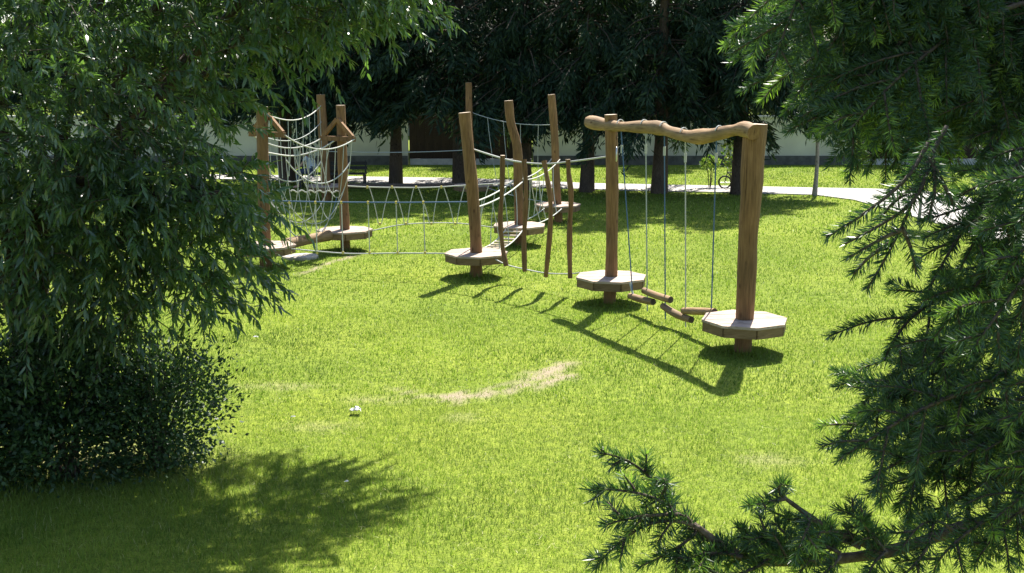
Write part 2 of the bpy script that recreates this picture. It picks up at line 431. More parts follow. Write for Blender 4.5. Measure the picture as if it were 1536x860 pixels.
def tufts(seed=77):
    r = np.random.default_rng(seed); X, Y_ = [], []
    for x_, y_ in ((1114, 527), (914, 455), (714, 415), (779, 368), (518, 376), (399, 402)):
        g = gnd(x_, y_); n = 260; a_ = r.uniform(0, 6.283, n); q_ = 0.12 + np.abs(r.normal(0, 0.2, n)); X.append(g.x + np.cos(a_) * q_); Y_.append(g.y + np.sin(a_) * q_)
    x, y = np.concatenate(X), np.concatenate(Y_); n = len(x); az = r.uniform(0, 6.283, n); H = r.uniform(0.06, 0.15, n)
    base = np.stack([x, y, np.zeros(n)], 1); side = np.stack([np.cos(az + 1.5), np.sin(az + 1.5), np.zeros(n)], 1) * 0.004
    tip = base + np.stack([np.cos(az) * H * 0.45, np.sin(az) * H * 0.45, H], 1)
    V = np.stack([base - side, base + side, tip], 1).reshape(-1, 3)
    return V, np.arange(3 * n).reshape(-1, 3), np.repeat(r.uniform(0, 0.6, n), 3)
v_, f_, a_ = tufts(); Vs.append(v_); Fs.append(f_); As.append(a_); off = len(v_)
r_ = np.random.default_rng(91); n_ = 2600; y_ = r_.uniform(7.2, 14, n_); x_ = r_.uniform(-1, 1, n_) * (0.47 * y_ + 0.6); kk_ = vnoise(x_, y_, 0.8, 41) > 0.45
x_, y_ = x_[kk_], y_[kk_]; n_ = len(x_); az_ = r_.uniform(0, 6.283, n_); ln_ = r_.uniform(0.03, 0.09, n_)
d_ = np.stack([np.cos(az_), np.sin(az_), r_.uniform(-0.1, 0.25, n_)], 1) * ln_[:, None]; b_ = np.stack([x_, y_, r_.uniform(0.025, 0.045, n_)], 1)
sd_ = np.stack([-np.sin(az_), np.cos(az_), np.zeros(n_)], 1) * 0.0022
v_ = np.stack([b_ - sd_, b_ + sd_, b_ + d_], 1).reshape(-1, 3); Vs.append(v_); Fs.append(np.arange(3 * n_).reshape(-1, 3) + off); As.append(np.repeat(r_.uniform(0.93, 1.0, n_), 3)); off += len(v_)
for b in bands:
    v_, f_, a_ = grass_band(*b); Vs.append(v_); Fs.append(f_ + off); As.append(a_); off += len(v_)
grass = link(bpy.data.objects.new('grass', np_mesh('grass', np.concatenate(Vs), np.concatenate(Fs), M['grass'], {'rnd': np.concatenate(As)})))
tag(grass, 'short sunlit green lawn grass with dry blades between', 'grass', kind='stuff')

# ------------------------------------------------------------------ boundary: walls, brown fences, house
WY = 42.6
def wall_piece(x0, x1, label):
    t = thing('boundary_wall', ((x0 + x1) / 2, WY, 0), label, 'wall', None); w = x1 - x0
    b = MB(); b.box((0, 0.12, 0.88), (w, 0.24, 1.76)); b.build('wall_panel', M['plaster'], t)
    b = MB(); b.box((0, 0.10, 0.17), (w - 0.01, 0.34, 0.34)); b.build('plinth', M['plinth'], t)
    b = MB(); b.box((0, 0.12, 1.79), (w + 0.04, 0.34, 0.07)); b.build('coping', M['concrete'], t)
X612, X800, X1283 = at(612, 240, WY).x, at(800, 240, WY).x, at(1283, 240, WY).x
wall_piece(-24, X612, 'pale plaster garden wall behind the bench and rope net tunnel')
wall_piece(X800, X1283, 'pale plaster garden wall behind the swinging log bridge and tyre')
def board_fence(x0, x1, label, h):
    t = thing('board_fence', ((x0 + x1) / 2, WY + 0.1, 0), label, 'fence'); w = x1 - x0; n = int(round(w / 0.3))
    b = MB(); b.box((0, 0, 0.11), (w - 0.03, 0.2, 0.22)); b.build('kerb', M['concrete'], t)
    s = w / n; bd = MB(); bd.box((0, 0, 0), (s - 0.002, 0.03, h - 0.25)); me = bd.mesh('board', M['fence'])
    for k in range(n):
        o = link(bpy.data.objects.new('board', me), t); o.location = (-w / 2 + s * (k + 0.5), -0.05 - 0.006 * (k % 2), 0.23 + (h - 0.25) / 2)
    for zz in (0.6, h - 0.3):
        b = MB(); b.box((0, 0.02, zz), (w - 0.02, 0.06, 0.09)); b.build('rail', M['fence'], t)
board_fence(X612 + 0.06, X800 - 0.06, 'dark brown board fence filling the gap between the plaster walls', 1.95)
board_fence(X1283 + 0.06, X1283 + 8.0, 'brown board fence beyond the bend of the path', 1.95)

h = thing('house', (-1.5, 62, 0), 'house with brown tiled roof glimpsed behind the dark spruces', 'house')
b = MB(); b.box((0, 4, 2.6), (9, 8, 5.2)); b.build('wall', M['plaster'], h)
b = MB(); b.add([(-5, -0.6, 5.1), (5, -0.6, 5.1), (5, 4, 8.6), (-5, 4, 8.6), (5, 8.6, 5.1), (-5, 8.6, 5.1), (-5, -0.6, 4.95), (5, -0.6, 4.95), (5, 8.6, 4.95), (-5, 8.6, 4.95)],
                [(0, 1, 2, 3), (3, 2, 4, 5), (6, 7, 1, 0), (8, 9, 5, 4), (1, 7, 8, 4, 2), (6, 0, 3, 5, 9), (6, 9, 8, 7)])
roof = b.build('roof', M['rooftile'], h)
b = MB(); b.box((2.2, 3, 8.4), (0.6, 0.6, 1.4)); b.build('chimney', M['concrete'], roof)
wf = MB(); wf.box((0, 0, 0), (1.2, 0.12, 1.4)); wfm = wf.mesh('window', M['paper'])
wp = MB(); wp.box((0, 0, 0), (1.0, 0.05, 1.2)); wpm = wp.mesh('pane', M['glass'])
for wx in (-3, 0, 3):
    for wz in (1.7, 4.0):
        o = link(bpy.data.objects.new('window', wfm), h); o.location = (wx, -0.03, wz)
        p = link(bpy.data.objects.new('pane', wpm), o); p.location = (0, -0.05, 0)

# ------------------------------------------------------------------ spruces behind
def far_spruce(seed, H, R, z0, n_el):
    r = np.random.default_rng(seed)
    root = bpy.data.objects.new('spruce_tree', None); COL.objects.link(root)
    tb = MB(); rt = 0.19 * H / 12
    tb.tube([(0.02 * math.sin(k * 1.7), 0.02 * math.cos(k * 2.1), H * k / 9 - 0.05) for k in range(10)],
            [rt * 1.2] + [rt * (1 - 0.97 * k / 9) for k in range(1, 10)], 12, 0.12, False, seed=seed)
    tb.build('trunk', M['bark'], root)
    nb = int(H * 13); zb = z0 + (H - 0.3 - z0) * r.random(nb) ** 1.15
    az = r.uniform(0, 2 * np.pi, nb)
    Lb = R * (1 - (zb - z0 * 0.4) / (H - z0 * 0.4)) ** 0.75 * r.uniform(0.65, 1.15, nb) + 0.15
    bt = MB()
    for k in range(0, nb):
        if Lb[k] < 0.5: continue
        dx, dy = math.cos(az[k]), math.sin(az[k])
        bt.tube([(dx * Lb[k] * s, dy * Lb[k] * s, zb[k] + Lb[k] * (0.10 * s - 0.42 * s * s)) for s in (0, 0.35, 0.7, 1.0)], [0.035, 0.025, 0.015, 0.006], 4, 0, False)
    wood = bt.build('limbs', M['bark'], root); wood['kind'] = 'stuff'
    pk = r.choice(nb, n_el, p=(Lb ** 1.4) / (Lb ** 1.4).sum())
    s = np.sqrt(r.random(n_el)) * 1.02
    ca, sa = np.cos(az[pk]), np.sin(az[pk]); lb = Lb[pk]
    lat = r.normal(0, 0.16, n_el) * lb * (1.15 - s)
    hang = np.abs(r.normal(0, 0.20, n_el)) * (0.6 + 0.6 * s)
    base = np.stack([ca * lb * s - sa * lat, sa * lb * s + ca * lat, zb[pk] + lb * (0.10 * s - 0.42 * s * s) - hang], 1)
    sg = np.sign(lat)
    d = np.stack([ca * 0.55 - sa * sg * 0.45, sa * 0.55 + ca * sg * 0.45, -0.75 * np.ones(n_el)], 1) + r.normal(0, 0.33, (n_el, 3))
    V, F, k = leaf_cards(base, d, r.normal(0, 1, (n_el, 3)), r.uniform(0.14, 0.34, n_el), r.uniform(0.035, 0.07, n_el), 0.3)
    cr = link(bpy.data.objects.new('crown', np_mesh('crown', V, F, M['far_needle'], {'rnd': np.repeat(r.random(n_el), k)})), root)
    cr['kind'] = 'stuff'
    return root
protos = [far_spruce(11, 12.5, 2.5, 2.75, 24000), far_spruce(12, 13.5, 2.7, 2.3, 28000), far_spruce(13, 11.0, 2.2, 2.9, 20000)]
used = [False] * 3
def place_spruce(k, x, y, rz, s, label, group, tw=1.0):
    o = protos[k] if not used[k] else copy_tree(protos[k]); used[k] = True
    o.location = (x, y, 0); o.rotation_euler = (0, 0, rz); o.scale = s if isinstance(s, tuple) else (s, s, s)
    o.children[0].scale = (tw, tw, 1)
    tag(o, label, 'tree', group)
rowlab = {595: 'slender dark spruce growing at the path edge beside the bench', 690: 'thick-trunked dark spruce at the path edge before the brown fence',
          787: 'dark spruce at the path edge behind the crooked platform post', 881: 'dark spruce rooted at the path edge left of the beam frame',
          990: 'dark spruce whose trunk shows between the swing ropes', 1108: 'thick dark spruce beside the small bicycle at the path edge'}
for (px, py, k, s, tw) in ((595, 277, 2, 1.2, .72), (690, 279, 1, 1.08, 1.25), (787, 285, 0, 0.95, .75), (881, 288, 0, 0.97, .9), (990, 290, 1, 1.0, 1.08), (1108, 292, 0, 1.0, 1.0)):
    g = gnd(px, py); place_spruce(k, g.x, g.y, px * 0.7, s, rowlab[px], 'spruces along the path', tw)
for i, (px, k) in enumerate(((430, 1), (500, 0))):
    g = gnd(px, 275 + i); place_spruce(k, g.x, g.y, px * 0.7, 1.12, ('dark spruce half hidden by the willow, behind the seated person', 'dark spruce standing behind the post with the triangular bracket')[i], 'spruces along the path')
rr = random.Random(3)
for i in range(26):
    row = i % 2
    x = -22 + (i // 2) * 3.7 + row * 1.8 + rr.uniform(-0.6, 0.6); y = 47.5 + row * 4.0 + rr.uniform(-0.8, 0.8)
    place_spruce(i % 3, x, y, rr.uniform(0, 6.28), rr.uniform(0.95, 1.15), 'tall dark spruce of the belt behind the boundary wall', 'spruces behind the wall')

# ------------------------------------------------------------------ young trees, bicycle, bench, person
def young_tree(base, h, rad, seed, label):
    t = thing('young_tree', base, label, 'tree')
    b = MB(); b.tube([(0.02 * math.sin(k), 0.02 * math.cos(1.3 * k), h * 0.8 * k / 6) for k in range(7)], [rad * (1.25 if k == 0 else 1 - 0.1 * k) for k in range(7)], 10, 0.06, False)
    b.build('trunk', M['smooth_bark'], t)
    r = np.random.default_rng(seed); n = 2600
    p = r.normal(0, 1, (n, 3)); p = unit(p) * (r.random(n)[:, None] ** 0.5) * np.array([0.75, 0.75, 0.85]) + np.array([0, 0, h * 0.85])
    V, F, k = leaf_cards(p, r.normal(0, 1, (n, 3)) + [0, 0, -0.5], r.normal(0, 1, (n, 3)), r.uniform(0.07, 0.12, n), r.uniform(0.04, 0.06, n))
    link(bpy.data.objects.new('crown', np_mesh('crown', V, F, M['shrub'], {'rnd': np.repeat(r.random(n), k)})), t)['kind'] = 'stuff'
young_tree(gnd(1222, 294), 3.6, 0.065, 5, 'young tree with slim straight grey trunk at the path edge')
young_tree(gnd(1378, 337), 3.2, 0.035, 6, 'thin young tree on the lawn at the bend of the path')

def torus(mb_, c, R, r, axis_rot, n=28, k=8):
    vs, fs = [], []
    for i in range(n):
        a = 2 * math.pi * i / n
        for j in range(k):
            b_ = 2 * math.pi * j / k
            vs.append(Vector(c) + axis_rot @ Vector(((R + r * math.cos(b_)) * math.cos(a), r * math.sin(b_), (R + r * math.cos(b_)) * math.sin(a))))
            fs.append((i * k + j, i * k + (j + 1) % k, ((i + 1) % n) * k + (j + 1) % k, ((i + 1) % n) * k + j))
    mb_.add(vs, fs, True)
gb = gnd(1088, 284)
bk = thing('bicycle', (gb.x + 0.28, gb.y, 0), 'small dark bicycle leaning behind the thick spruce trunk', 'bicycle')
I3 = Matrix.Identity(3)
for wx in (-0.30, 0.34):
    b = MB(); torus(b, (wx, 0, 0.21), 0.18, 0.024, I3); w = b.build('wheel', M['rubber'], bk)
    b = MB()
    for s in range(8):
        a = math.pi * s / 8; v = Vector((math.cos(a), 0, math.sin(a))) * 0.165
        b.tube([Vector((wx, 0, 0.21)) - v, Vector((wx, 0, 0.21)) + v], 0.0022, 4)
    b.build('spokes', M['steel'], w)
b = MB()
for p, q_ in (((-0.30, 0, 0.21), (-0.22, 0, 0.56)), ((-0.23, 0, 0.5), (0.02, 0, 0.24)), ((0.02, 0, 0.24), (0.1, 0, 0.56)), ((-0.22, 0, 0.5), (0.09, 0, 0.5)), ((0.02, 0, 0.24), (0.34, 0, 0.21)), ((0.09, 0, 0.48), (0.34, 0, 0.21))):
    b.tube([p, q_], 0.014, 8)
b.build('frame', M['iron'], bk)
b = MB(); b.tube([(-0.2, -0.2, 0.63), (-0.22, -0.05, 0.6), (-0.22, 0.05, 0.6), (-0.2, 0.2, 0.63)], 0.012, 8); b.build('handlebar', M['iron'], bk)
b = MB(); b.tube([(-0.0, 0, 0.58), (0.1, 0, 0.59), (0.2, 0, 0.59)], [0.02, 0.045, 0.06], 8); b.build('saddle', M['rubber'], bk)

def leafy_bush(name, c, rad, n, mat_, label, cat, ls, lw, seed, stems=5, h0=0.0, group=None):
    t = thing(name, (c[0], c[1], 0), label, cat, group); r = np.random.default_rng(seed)
    p = unit(r.normal(0, 1, (n, 3))) * (r.random(n)[:, None] ** 0.4) * np.array(rad) + np.array([0, 0, c[2]])
    p[:, 2] = np.maximum(p[:, 2], 0.02)
    V, F, k = leaf_cards(p, unit(p - np.array([0, 0, c[2] * 0.6])) + r.normal(0, 0.6, (n, 3)), r.normal(0, 1, (n, 3)) + [0, 0, 1.0], r.uniform(ls * .7, ls * 1.3, n), r.uniform(lw * .7, lw * 1.3, n))
    b = MB()
    for s in range(stems):
        a = 2.4 * s; e = Vector((math.cos(a) * rad[0] * 0.5, math.sin(a) * rad[1] * 0.5, c[2] + rad[2] * 0.4))
        b.tube([(0.02 * math.cos(a), 0.02 * math.sin(a), -0.02), e * 0.5 + Vector((0, 0, 0.05)), e], [0.012, 0.009, 0.004], 5)
    b.build('stem', M['twig'], t)
    link(bpy.data.objects.new('foliage', np_mesh('foliage', V, F, mat_, {'rnd': np.repeat(r.random(n), k)})), t)['kind'] = 'stuff'
    return t
g = gnd(1075, 287); leafy_bush('flowering_bush', (g.x - 0.05, g.y + 0.9, 0.72), (0.30, 0.25, 0.26), 420, M['flower_leaf'], 'small yellow-green bush growing behind the little bicycle', 'bush', 0.08, 0.05, 31)
g = gnd(1100, 289); leafy_bush('climbing_plant', (g.x + 0.02, g.y + 0.35, 1.2), (0.36, 0.2, 0.62), 420, M['flower_leaf'], 'light green climbing plant around the thick spruce trunk', 'plant', 0.09, 0.06, 32)

# bench with a seated person
gb = gnd(500, 282)
bn = thing('park_bench', (gb.x, gb.y, 0), 'dark park bench at the path edge behind the rope net tunnel', 'bench')
for k in range(4):
    b = MB(); b.box((0, -0.18 + 0.12 * k, 0.43), (2.0, 0.1, 0.035)); b.build('seat_slat', M['iron'], bn)
for k in range(2):
    b = MB(); b.box((0.45, 0.27 + 0.02 * k, 0.58 + 0.14 * k), (1.1, 0.03, 0.1)); b.build('back_slat', M['iron'], bn)
for sx in (-0.95, 0.95):
    b = MB(); b.box((sx, -0.17, 0.205), (0.05, 0.05, 0.41)); b.build('leg', M['iron'], bn)
    b = MB(); b.tube([(sx, 0.2, 0), (sx, 0.2, 0.41), (sx, 0.31, 0.8)], 0.024, 6); b.build('leg', M['iron'], bn)

def skinned(name, pts, edges, radii, mat_, parent, root=0, sub=2):
    me = bpy.data.meshes.new(name); me.from_pydata([tuple(p) for p in pts], edges, []); me.materials.append(mat_)
    o = link(bpy.data.objects.new(name, me), parent)
    md = o.modifiers.new('skin', 'SKIN'); md.use_smooth_shade = True
    for i, v in enumerate(me.skin_vertices[0].data):
        rr_ = radii[i]; v.radius = rr_ if isinstance(rr_, tuple) else (rr_, rr_); v.use_root = (i == root)
    o.modifiers.new('sub', 'SUBSURF').levels = sub; o.modifiers['sub'].render_levels = sub
    return o
gp = at(468, 262, gb.y)
pe = thing('person', (gp.x, gb.y - 0.02, 0), 'person in pale blue shirt sitting bent forward on the dark bench', 'person')
# pelvis at the seat; faces -X
bp = [(0.05, 0, 0.53), (0.02, 0, 0.66), (-0.06, 0, 0.82), (-0.14, 0, 0.94), (-0.20, 0, 1.00), (-0.25, 0, 1.07), (-0.28, 0, 1.16),
      (-0.12, -0.17, 0.91), (-0.26, -0.22, 0.70), (-0.42, -0.14, 0.60), (-0.49, -0.10, 0.58),
      (-0.12, 0.17, 0.91), (-0.26, 0.22, 0.70), (-0.42, 0.14, 0.60), (-0.49, 0.10, 0.58),
      (0.0, -0.09, 0.52), (-0.42, -0.12, 0.50), (-0.38, -0.12, 0.10), (-0.40, -0.12, 0.05), (-0.56, -0.13, 0.03),
      (0.0, 0.09, 0.52), (-0.42, 0.12, 0.50), (-0.38, 0.12, 0.10), (-0.40, 0.12, 0.05), (-0.56, 0.13, 0.03)]
be = [(0, 1), (1, 2), (2, 3), (3, 4), (4, 5), (5, 6), (3, 7), (7, 8), (8, 9), (9, 10), (3, 11), (11, 12), (12, 13), (13, 14),
      (0, 15), (15, 16), (16, 17), (17, 18), (18, 19), (0, 20), (20, 21), (21, 22), (22, 23), (23, 24)]
brd = [0.13, 0.13, 0.14, 0.13, 0.055, 0.085, 0.085, 0.055, 0.042, 0.032, 0.03, 0.055, 0.042, 0.032, 0.03, 0.085, 0.062, 0.04, 0.04, 0.035, 0.085, 0.062, 0.04, 0.04, 0.035]
skinned('body', bp, be, brd, M['skin'], pe)
skinned('shirt', bp[:4] + [bp[7], Vector(bp[7]).lerp(Vector(bp[8]), 0.55), bp[11], Vector(bp[11]).lerp(Vector(bp[12]), 0.55)],
        [(0, 1), (1, 2), (2, 3), (3, 4), (4, 5), (3, 6), (6, 7)], [0.16, 0.165, 0.17, 0.15, 0.075, 0.065, 0.075, 0.065], M['shirt'], pe)
skinned('trousers', [bp[0], bp[15], bp[16], bp[17], bp[20], bp[21], bp[22]], [(0, 1), (1, 2), (2, 3), (0, 4), (4, 5), (5, 6)], [0.15, 0.1, 0.078, 0.06, 0.1, 0.078, 0.06], M['trouser'], pe)
b = MB()
vs, fs = [], []
for i in range(7):
    for j in range(14):
        th, ph = math.pi * 0.62 * i / 6, 2 * math.pi * j / 14
        vs.append(Vector((-0.255, 0, 1.135)) + Matrix.Rotation(math.radians(35), 3, 'Y') @ Vector((0.112 * math.sin(th) * math.cos(ph), 0.10 * math.sin(th) * math.sin(ph), 0.125 * math.cos(th))))
for i in range(6):
    for j in range(14): fs.append((i * 14 + j, (i + 1) * 14 + j, (i + 1) * 14 + (j + 1) % 14, i * 14 + (j + 1) % 14))
b.add(vs, fs, True); b.build('hair', M['hair'], pe)

# ------------------------------------------------------------------ adventure course: posts with platforms
DECK_Z = 0.42
def clip_strip(P, y0, y1):
    def half(P, f):
        out = []
        for i in range(len(P)):
            a_, b_ = P[i], P[(i + 1) % len(P)]; fa, fb = f(a_), f(b_)
            if fa >= 0: out.append(a_)
            if (fa >= 0) != (fb >= 0):
                t = fa / (fa - fb); out.append((a_[0] + (b_[0] - a_[0]) * t, a_[1] + (b_[1] - a_[1]) * t))
        return out
    P = half(P, lambda p: p[1] - y0)
    return half(P, lambda p: y1 - p[1]) if P else P
POSTS = {}
def post(key, base_px, path_px, rad, label, deck=True, rot=5.0, seed=0, deck_r=0.545, bdir=0.0, Y=None):
    """path_px: centre line of the log from the deck up, pixel positions read at the depth of its foot"""
    g0 = gnd(*base_px); t = thing('platform_post', g0, label, 'climbing post', 'platform posts of the climbing course')
    pts = [Vector((0, 0, -0.15)), Vector((0, 0, 0.0))] + [at(x, y, g0.y) - g0 for x, y in path_px]
    pts = smooth_path(pts, 22)
    n = len(pts); rad = rad if isinstance(rad, (list, tuple)) else (rad, rad * 0.95)
    b = MB(); b.tube(pts, [(rad[0] + (rad[1] - rad[0]) * k / (n - 1)) * (1 + 0.03 * math.sin(k * 0.8 + seed) + 0.02 * math.sin(k * 1.9 + 2 * seed)) for k in range(n)], 16, 0.06, True, 1, seed)
    b.build('log_post', [M['log'], M['endgrain']], t)
    # log centre at deck height
    c = min(pts, key=lambda p: abs(p.z - DECK_Z)); c = Vector((c.x, c.y, 0))
    if deck:
        O = [(deck_r * math.cos(math.radians(rot + 45 * k)), deck_r * math.sin(math.radians(rot + 45 * k))) for k in range(8)]
        R2 = Matrix.Rotation(math.radians(bdir), 2)
        Or = [tuple(R2.inverted() @ Vector(p)) for p in O]
        y = -deck_r; w = 2 * deck_r / 8
        for k in range(8):
            P = clip_strip(Or, y + 0.005, y + w - 0.005); y += w
            if len(P) < 3: continue
            P = [tuple(R2 @ Vector(p)) for p in P]
            b = MB(); b.poly(P, DECK_Z - 0.032, DECK_Z - 0.002 * (k % 2)); o = b.build('deck_board', M['deck'], t, c)
        side = 2 * deck_r * math.sin(math.pi / 8); apo = deck_r * math.cos(math.pi / 8) - 0.028
        fb = MB(); fb.box((0, 0, 0), (side - 0.028, 0.036, 0.115)); fm = fb.mesh('fascia_board', M['fascia'])
        for k in range(8):
            a_ = math.radians(rot + 22.5 + 45 * k)
            o = link(bpy.data.objects.new('fascia_board', fm), t)
            o.location = c + Vector((math.cos(a_) * apo, math.sin(a_) * apo, DECK_Z - 0.091)); o.rotation_euler = (0, 0, a_ + math.pi / 2)
    POSTS[key] = dict(g=g0, c=g0 + c, pts=[p + g0 for p in pts], obj=t, r=rad[0], dr=deck_r)
    return t
def deck_edge(key, toward, z=DECK_Z - 0.06, inset=0.03):
    c = POSTS[key]['c']; d = Vector((toward.x - c.x, toward.y - c.y, 0)).normalized()
    return Vector((c.x, c.y, z)) + d * (POSTS[key]['dr'] - 0.05)
def post_at(key, z):
    P = POSTS[key]['pts']
    p = min(P, key=lambda q: abs(q.z - z)); return Vector((p.x, p.y, z))
def post_px(key, py):
    P = POSTS[key]['g']; q = at(768, py, P.y); return post_at(key, q.z)

post('P1', (1114, 527), [(1117, 472), (1120, 410), (1122, 350), (1127, 290), (1129, 240), (1134, 186)], (0.105, 0.145), 'thick debarked post with platform carrying the low cut end of the overhead beam', rot=5, seed=1, bdir=6)
post('P2', (914, 455), [(917, 407), (918, 330), (918, 250), (916, 172)], (0.098, 0.09), 'straight debarked post with platform under the overhanging beam end', rot=11, seed=2, bdir=8)
post('P3', (714, 415), [(714, 370), (709, 290), (703, 230), (697, 169)], (0.100, 0.098), 'leaning debarked post with platform between the rope bridges and hanging poles', rot=9, seed=3, bdir=5)
post('P4', (779, 368), [(779, 325), (777, 275), (777, 246), (775, 216), (766, 183), (763, 151)], (0.105, 0.085), 'crooked debarked post with platform at the top of the rope ladder', rot=18, seed=4, bdir=12)
post('P5', (838, 333), [(836, 300), (834, 260), (832, 204), (827, 142)], (0.10, 0.09), 'brown post with shaded platform before the plaster wall, behind the hanging poles', rot=3, seed=5)
post('P6', (709, 300), [(709, 277), (707, 230), (704, 180), (703, 124)], (0.10, 0.09), 'tall shaded post with platform before the dark brown fence', rot=3, seed=6)
post('P7', (490, 301), [(489, 280), (487, 240), (484, 190), (481, 142)], (0.135, 0.12), 'thick shaded post with platform in front of the park bench', rot=8, seed=7)
post('PB', (518, 376), [(517, 333), (515, 290), (513, 220), (511, 158)], (0.098, 0.088), 'orange debarked post with platform and triangular rope bracket at the net tunnel end', rot=9, seed=8, bdir=10)
post('PA', (399, 402), [(398, 368), (396, 300), (394, 220), (393, 160)], (0.11, 0.10), 'debarked post with triangular bracket standing behind the willow leaves', rot=4, seed=9, bdir=10)

# overhead beam
P1, P2 = POSTS['P1'], POSTS['P2']
A2 = P2['g'] + Vector((0.03, -0.15, 0)); B1 = P1['g'] + Vector((-0.02, -0.17, 0))
bpx = [(884, 183), (905, 187), (929, 190), (964, 190.5), (988, 192), (1008, 198.5), (1036, 205), (1065, 203.5), (1095, 197), (1116, 194), (1131, 199)]
bpts = [onplane(x, y, A2, B1) for x, y in bpx]
bl = smooth_path(bpts, 40)
bo = thing('overhead_beam', (bpts[5].x, bpts[5].y, bpts[5].z), 'wavy debarked log beam lashed across the tops of two posts', 'beam')
b = MB(); b.tube(rel(bl, bpts[5]), [0.085 + 0.012 * math.sin(k * 0.55) + 0.006 * math.sin(k * 1.3) + (0.008 if k < 4 else 0) for k in range(40)], 16, 0.05, True, 1, 21)
az_ = math.atan2(B1.y - A2.y, B1.x - A2.x); b.turned(az_).build('log', [M['log_lying'], M['log']], bo).rotation_euler = (0, 0, az_)
for x, y in ((890, 188), (1111, 194)):
    p = onplane(x, y, A2, B1) - bpts[5] + Vector((0, -0.095, 0)); bb = MB(); bb.tube([p, p + Vector((0, -0.025, 0))], 0.016, 8); bb.build('bolt', M['steel'], bo)
# swinging foot logs
sw = thing('swinging_log_bridge', (bpts[5].x, bpts[5].y, 0), 'four small foot logs hung on ropes from the overhead beam', 'log bridge')
so = Vector((bpts[5].x, bpts[5].y, 0))
ropes = [((931, 187), (949, 443), 'rope_blue'), ((968.5, 187), (971, 467), 'rope_dim'), ((996.5, 190), (998, 479), 'rope_blue'), ((1028, 200), (1028.5, 491), 'rope'), ((1075, 200), (1067, 467), 'rope_blue')]
for i, (a_, c_, mk) in enumerate(ropes):
    p, q_ = onplane(*a_, A2, B1), onplane(*c_, A2, B1)
    b = MB(); b.tube([p - so, p.lerp(q_, 0.5) - so, q_ - so], 0.0095, 6); b.build('rope', M[mk], sw)
    pc = min(bl, key=lambda q: abs(q.x - p.x)) - so; ax_ = (B1 - A2).normalized(); sx_ = Vector((ax_.y, -ax_.x, 0))
    b = MB(); b.tube([pc + sx_ * 0.097 * math.cos(w_) + Vector((0, 0, 0.099 * math.sin(w_))) + ax_ * 0.05 * math.cos(w_) for w_ in [math.radians(25 + 13 * k) for k in range(11)]], 0.008, 6)
    b.build('lashing', M['rope_dim'], sw)
    e = onplane(a_[0] + (c_[0] - a_[0]) * 0.1, a_[1] + 38, A2, B1)
    b = MB(); b.tube([e - so + Vector((0, 0, 0.07)), e - so - Vector((0, 0, 0.05))], 0.018, 8); b.build('rope_splice', M['rope'], sw)
p, q_ = onplane(945, 424, A2, B1), onplane(950, 444, A2, B1)
b = MB(); b.tube(rel([p, q_], so), 0.016, 6); b.build('rope_splice', M['rope'], sw)
for i, (a_, c_, sg) in enumerate(((( 945, 444), (980, 453), -.01), ((966, 436), (1006, 450), -.01), ((994, 459), (1037, 480), -.025), ((1025, 466.5), (1072, 468), 0))):
    p, q_ = onplane(*a_, A2, B1), onplane(*c_, A2, B1)
    pts = [p.lerp(q_, t) + Vector((0, 0, sg * 4 * t * (1 - t))) for t in (0, .25, .5, .75, 1)]
    b = MB(); b.tube(rel(pts, so), [0.046, 0.05, 0.051, 0.05, 0.047], 12, 0.05, True, 1, 40 + i); az_ = math.atan2(q_.y - p.y, q_.x - p.x); b.turned(az_).build('foot_log', [M['log_lying'], M['bark']], sw).rotation_euler = (0, 0, az_)
b = MB(); p = onplane(925, 222, A2, B1); pp = post_at('P2', p.z) + Vector((0.06, -0.095, 0)) - P2['g']
b.tube([pp, pp + Vector((0, -0.03, -0.01)), pp + Vector((0, -0.03, -0.18)), pp + Vector((0, 0, -0.2))], 0.012, 6); b.build('handle', M['steel'], P2['obj'])

# hanging pole bridge between P3 and P2
P3 = POSTS['P3']
def rope_thing(name, o, label, cat): return thing(name, (o.x, o.y, 0), label, cat)
o3 = P3['g'].lerp(P2['g'], 0.5)
hp = rope_thing('hanging_pole_bridge', o3, 'four wavy upright poles strung on ropes between two platforms', 'pole bridge')
pl = lambda x, y: onplane(x, y, P3['g'], P2['g'])
hr = smooth_path([pl(*p) for p in ((709, 224), (754, 238), (786, 244), (818, 246), (853, 243), (912, 235))], 26)
b = MB(); b.tube(rel(hr, o3), 0.015, 6); b.build('hand_rope', M['rope'], hp)
fr = smooth_path([pl(*p) for p in ((735, 385), (759, 397), (787, 404), (819, 410), (855, 411), (870, 409))], 26)
b = MB(); b.tube(rel(fr, o3), 0.011, 6); b.build('foot_rope', M['rope'], hp)
for i, pp in enumerate((((754, 233), (753, 287), (750.5, 329), (754, 371), (759.5, 399)), ((786, 239), (789, 280), (788, 321), (786, 360), (787, 407)),
                        ((816, 241), (820, 264), (825.5, 300), (825, 345), (818.5, 415)), ((852, 239), (853, 262), (856.5, 293), (854.5, 337), (854, 370), (855, 417)))):
    pts = smooth_path([pl(*q_) + Vector((0, -0.03, 0)) for q_ in pp], 18)
    b = MB(); b.tube(rel(pts, o3), [0.040 + 0.005 * math.sin(k * 0.9 + i) for k in range(18)], 10, 0.08, True, 1, 60 + i); b.build('wavy_pole', [M['log'], M['endgrain']], hp)

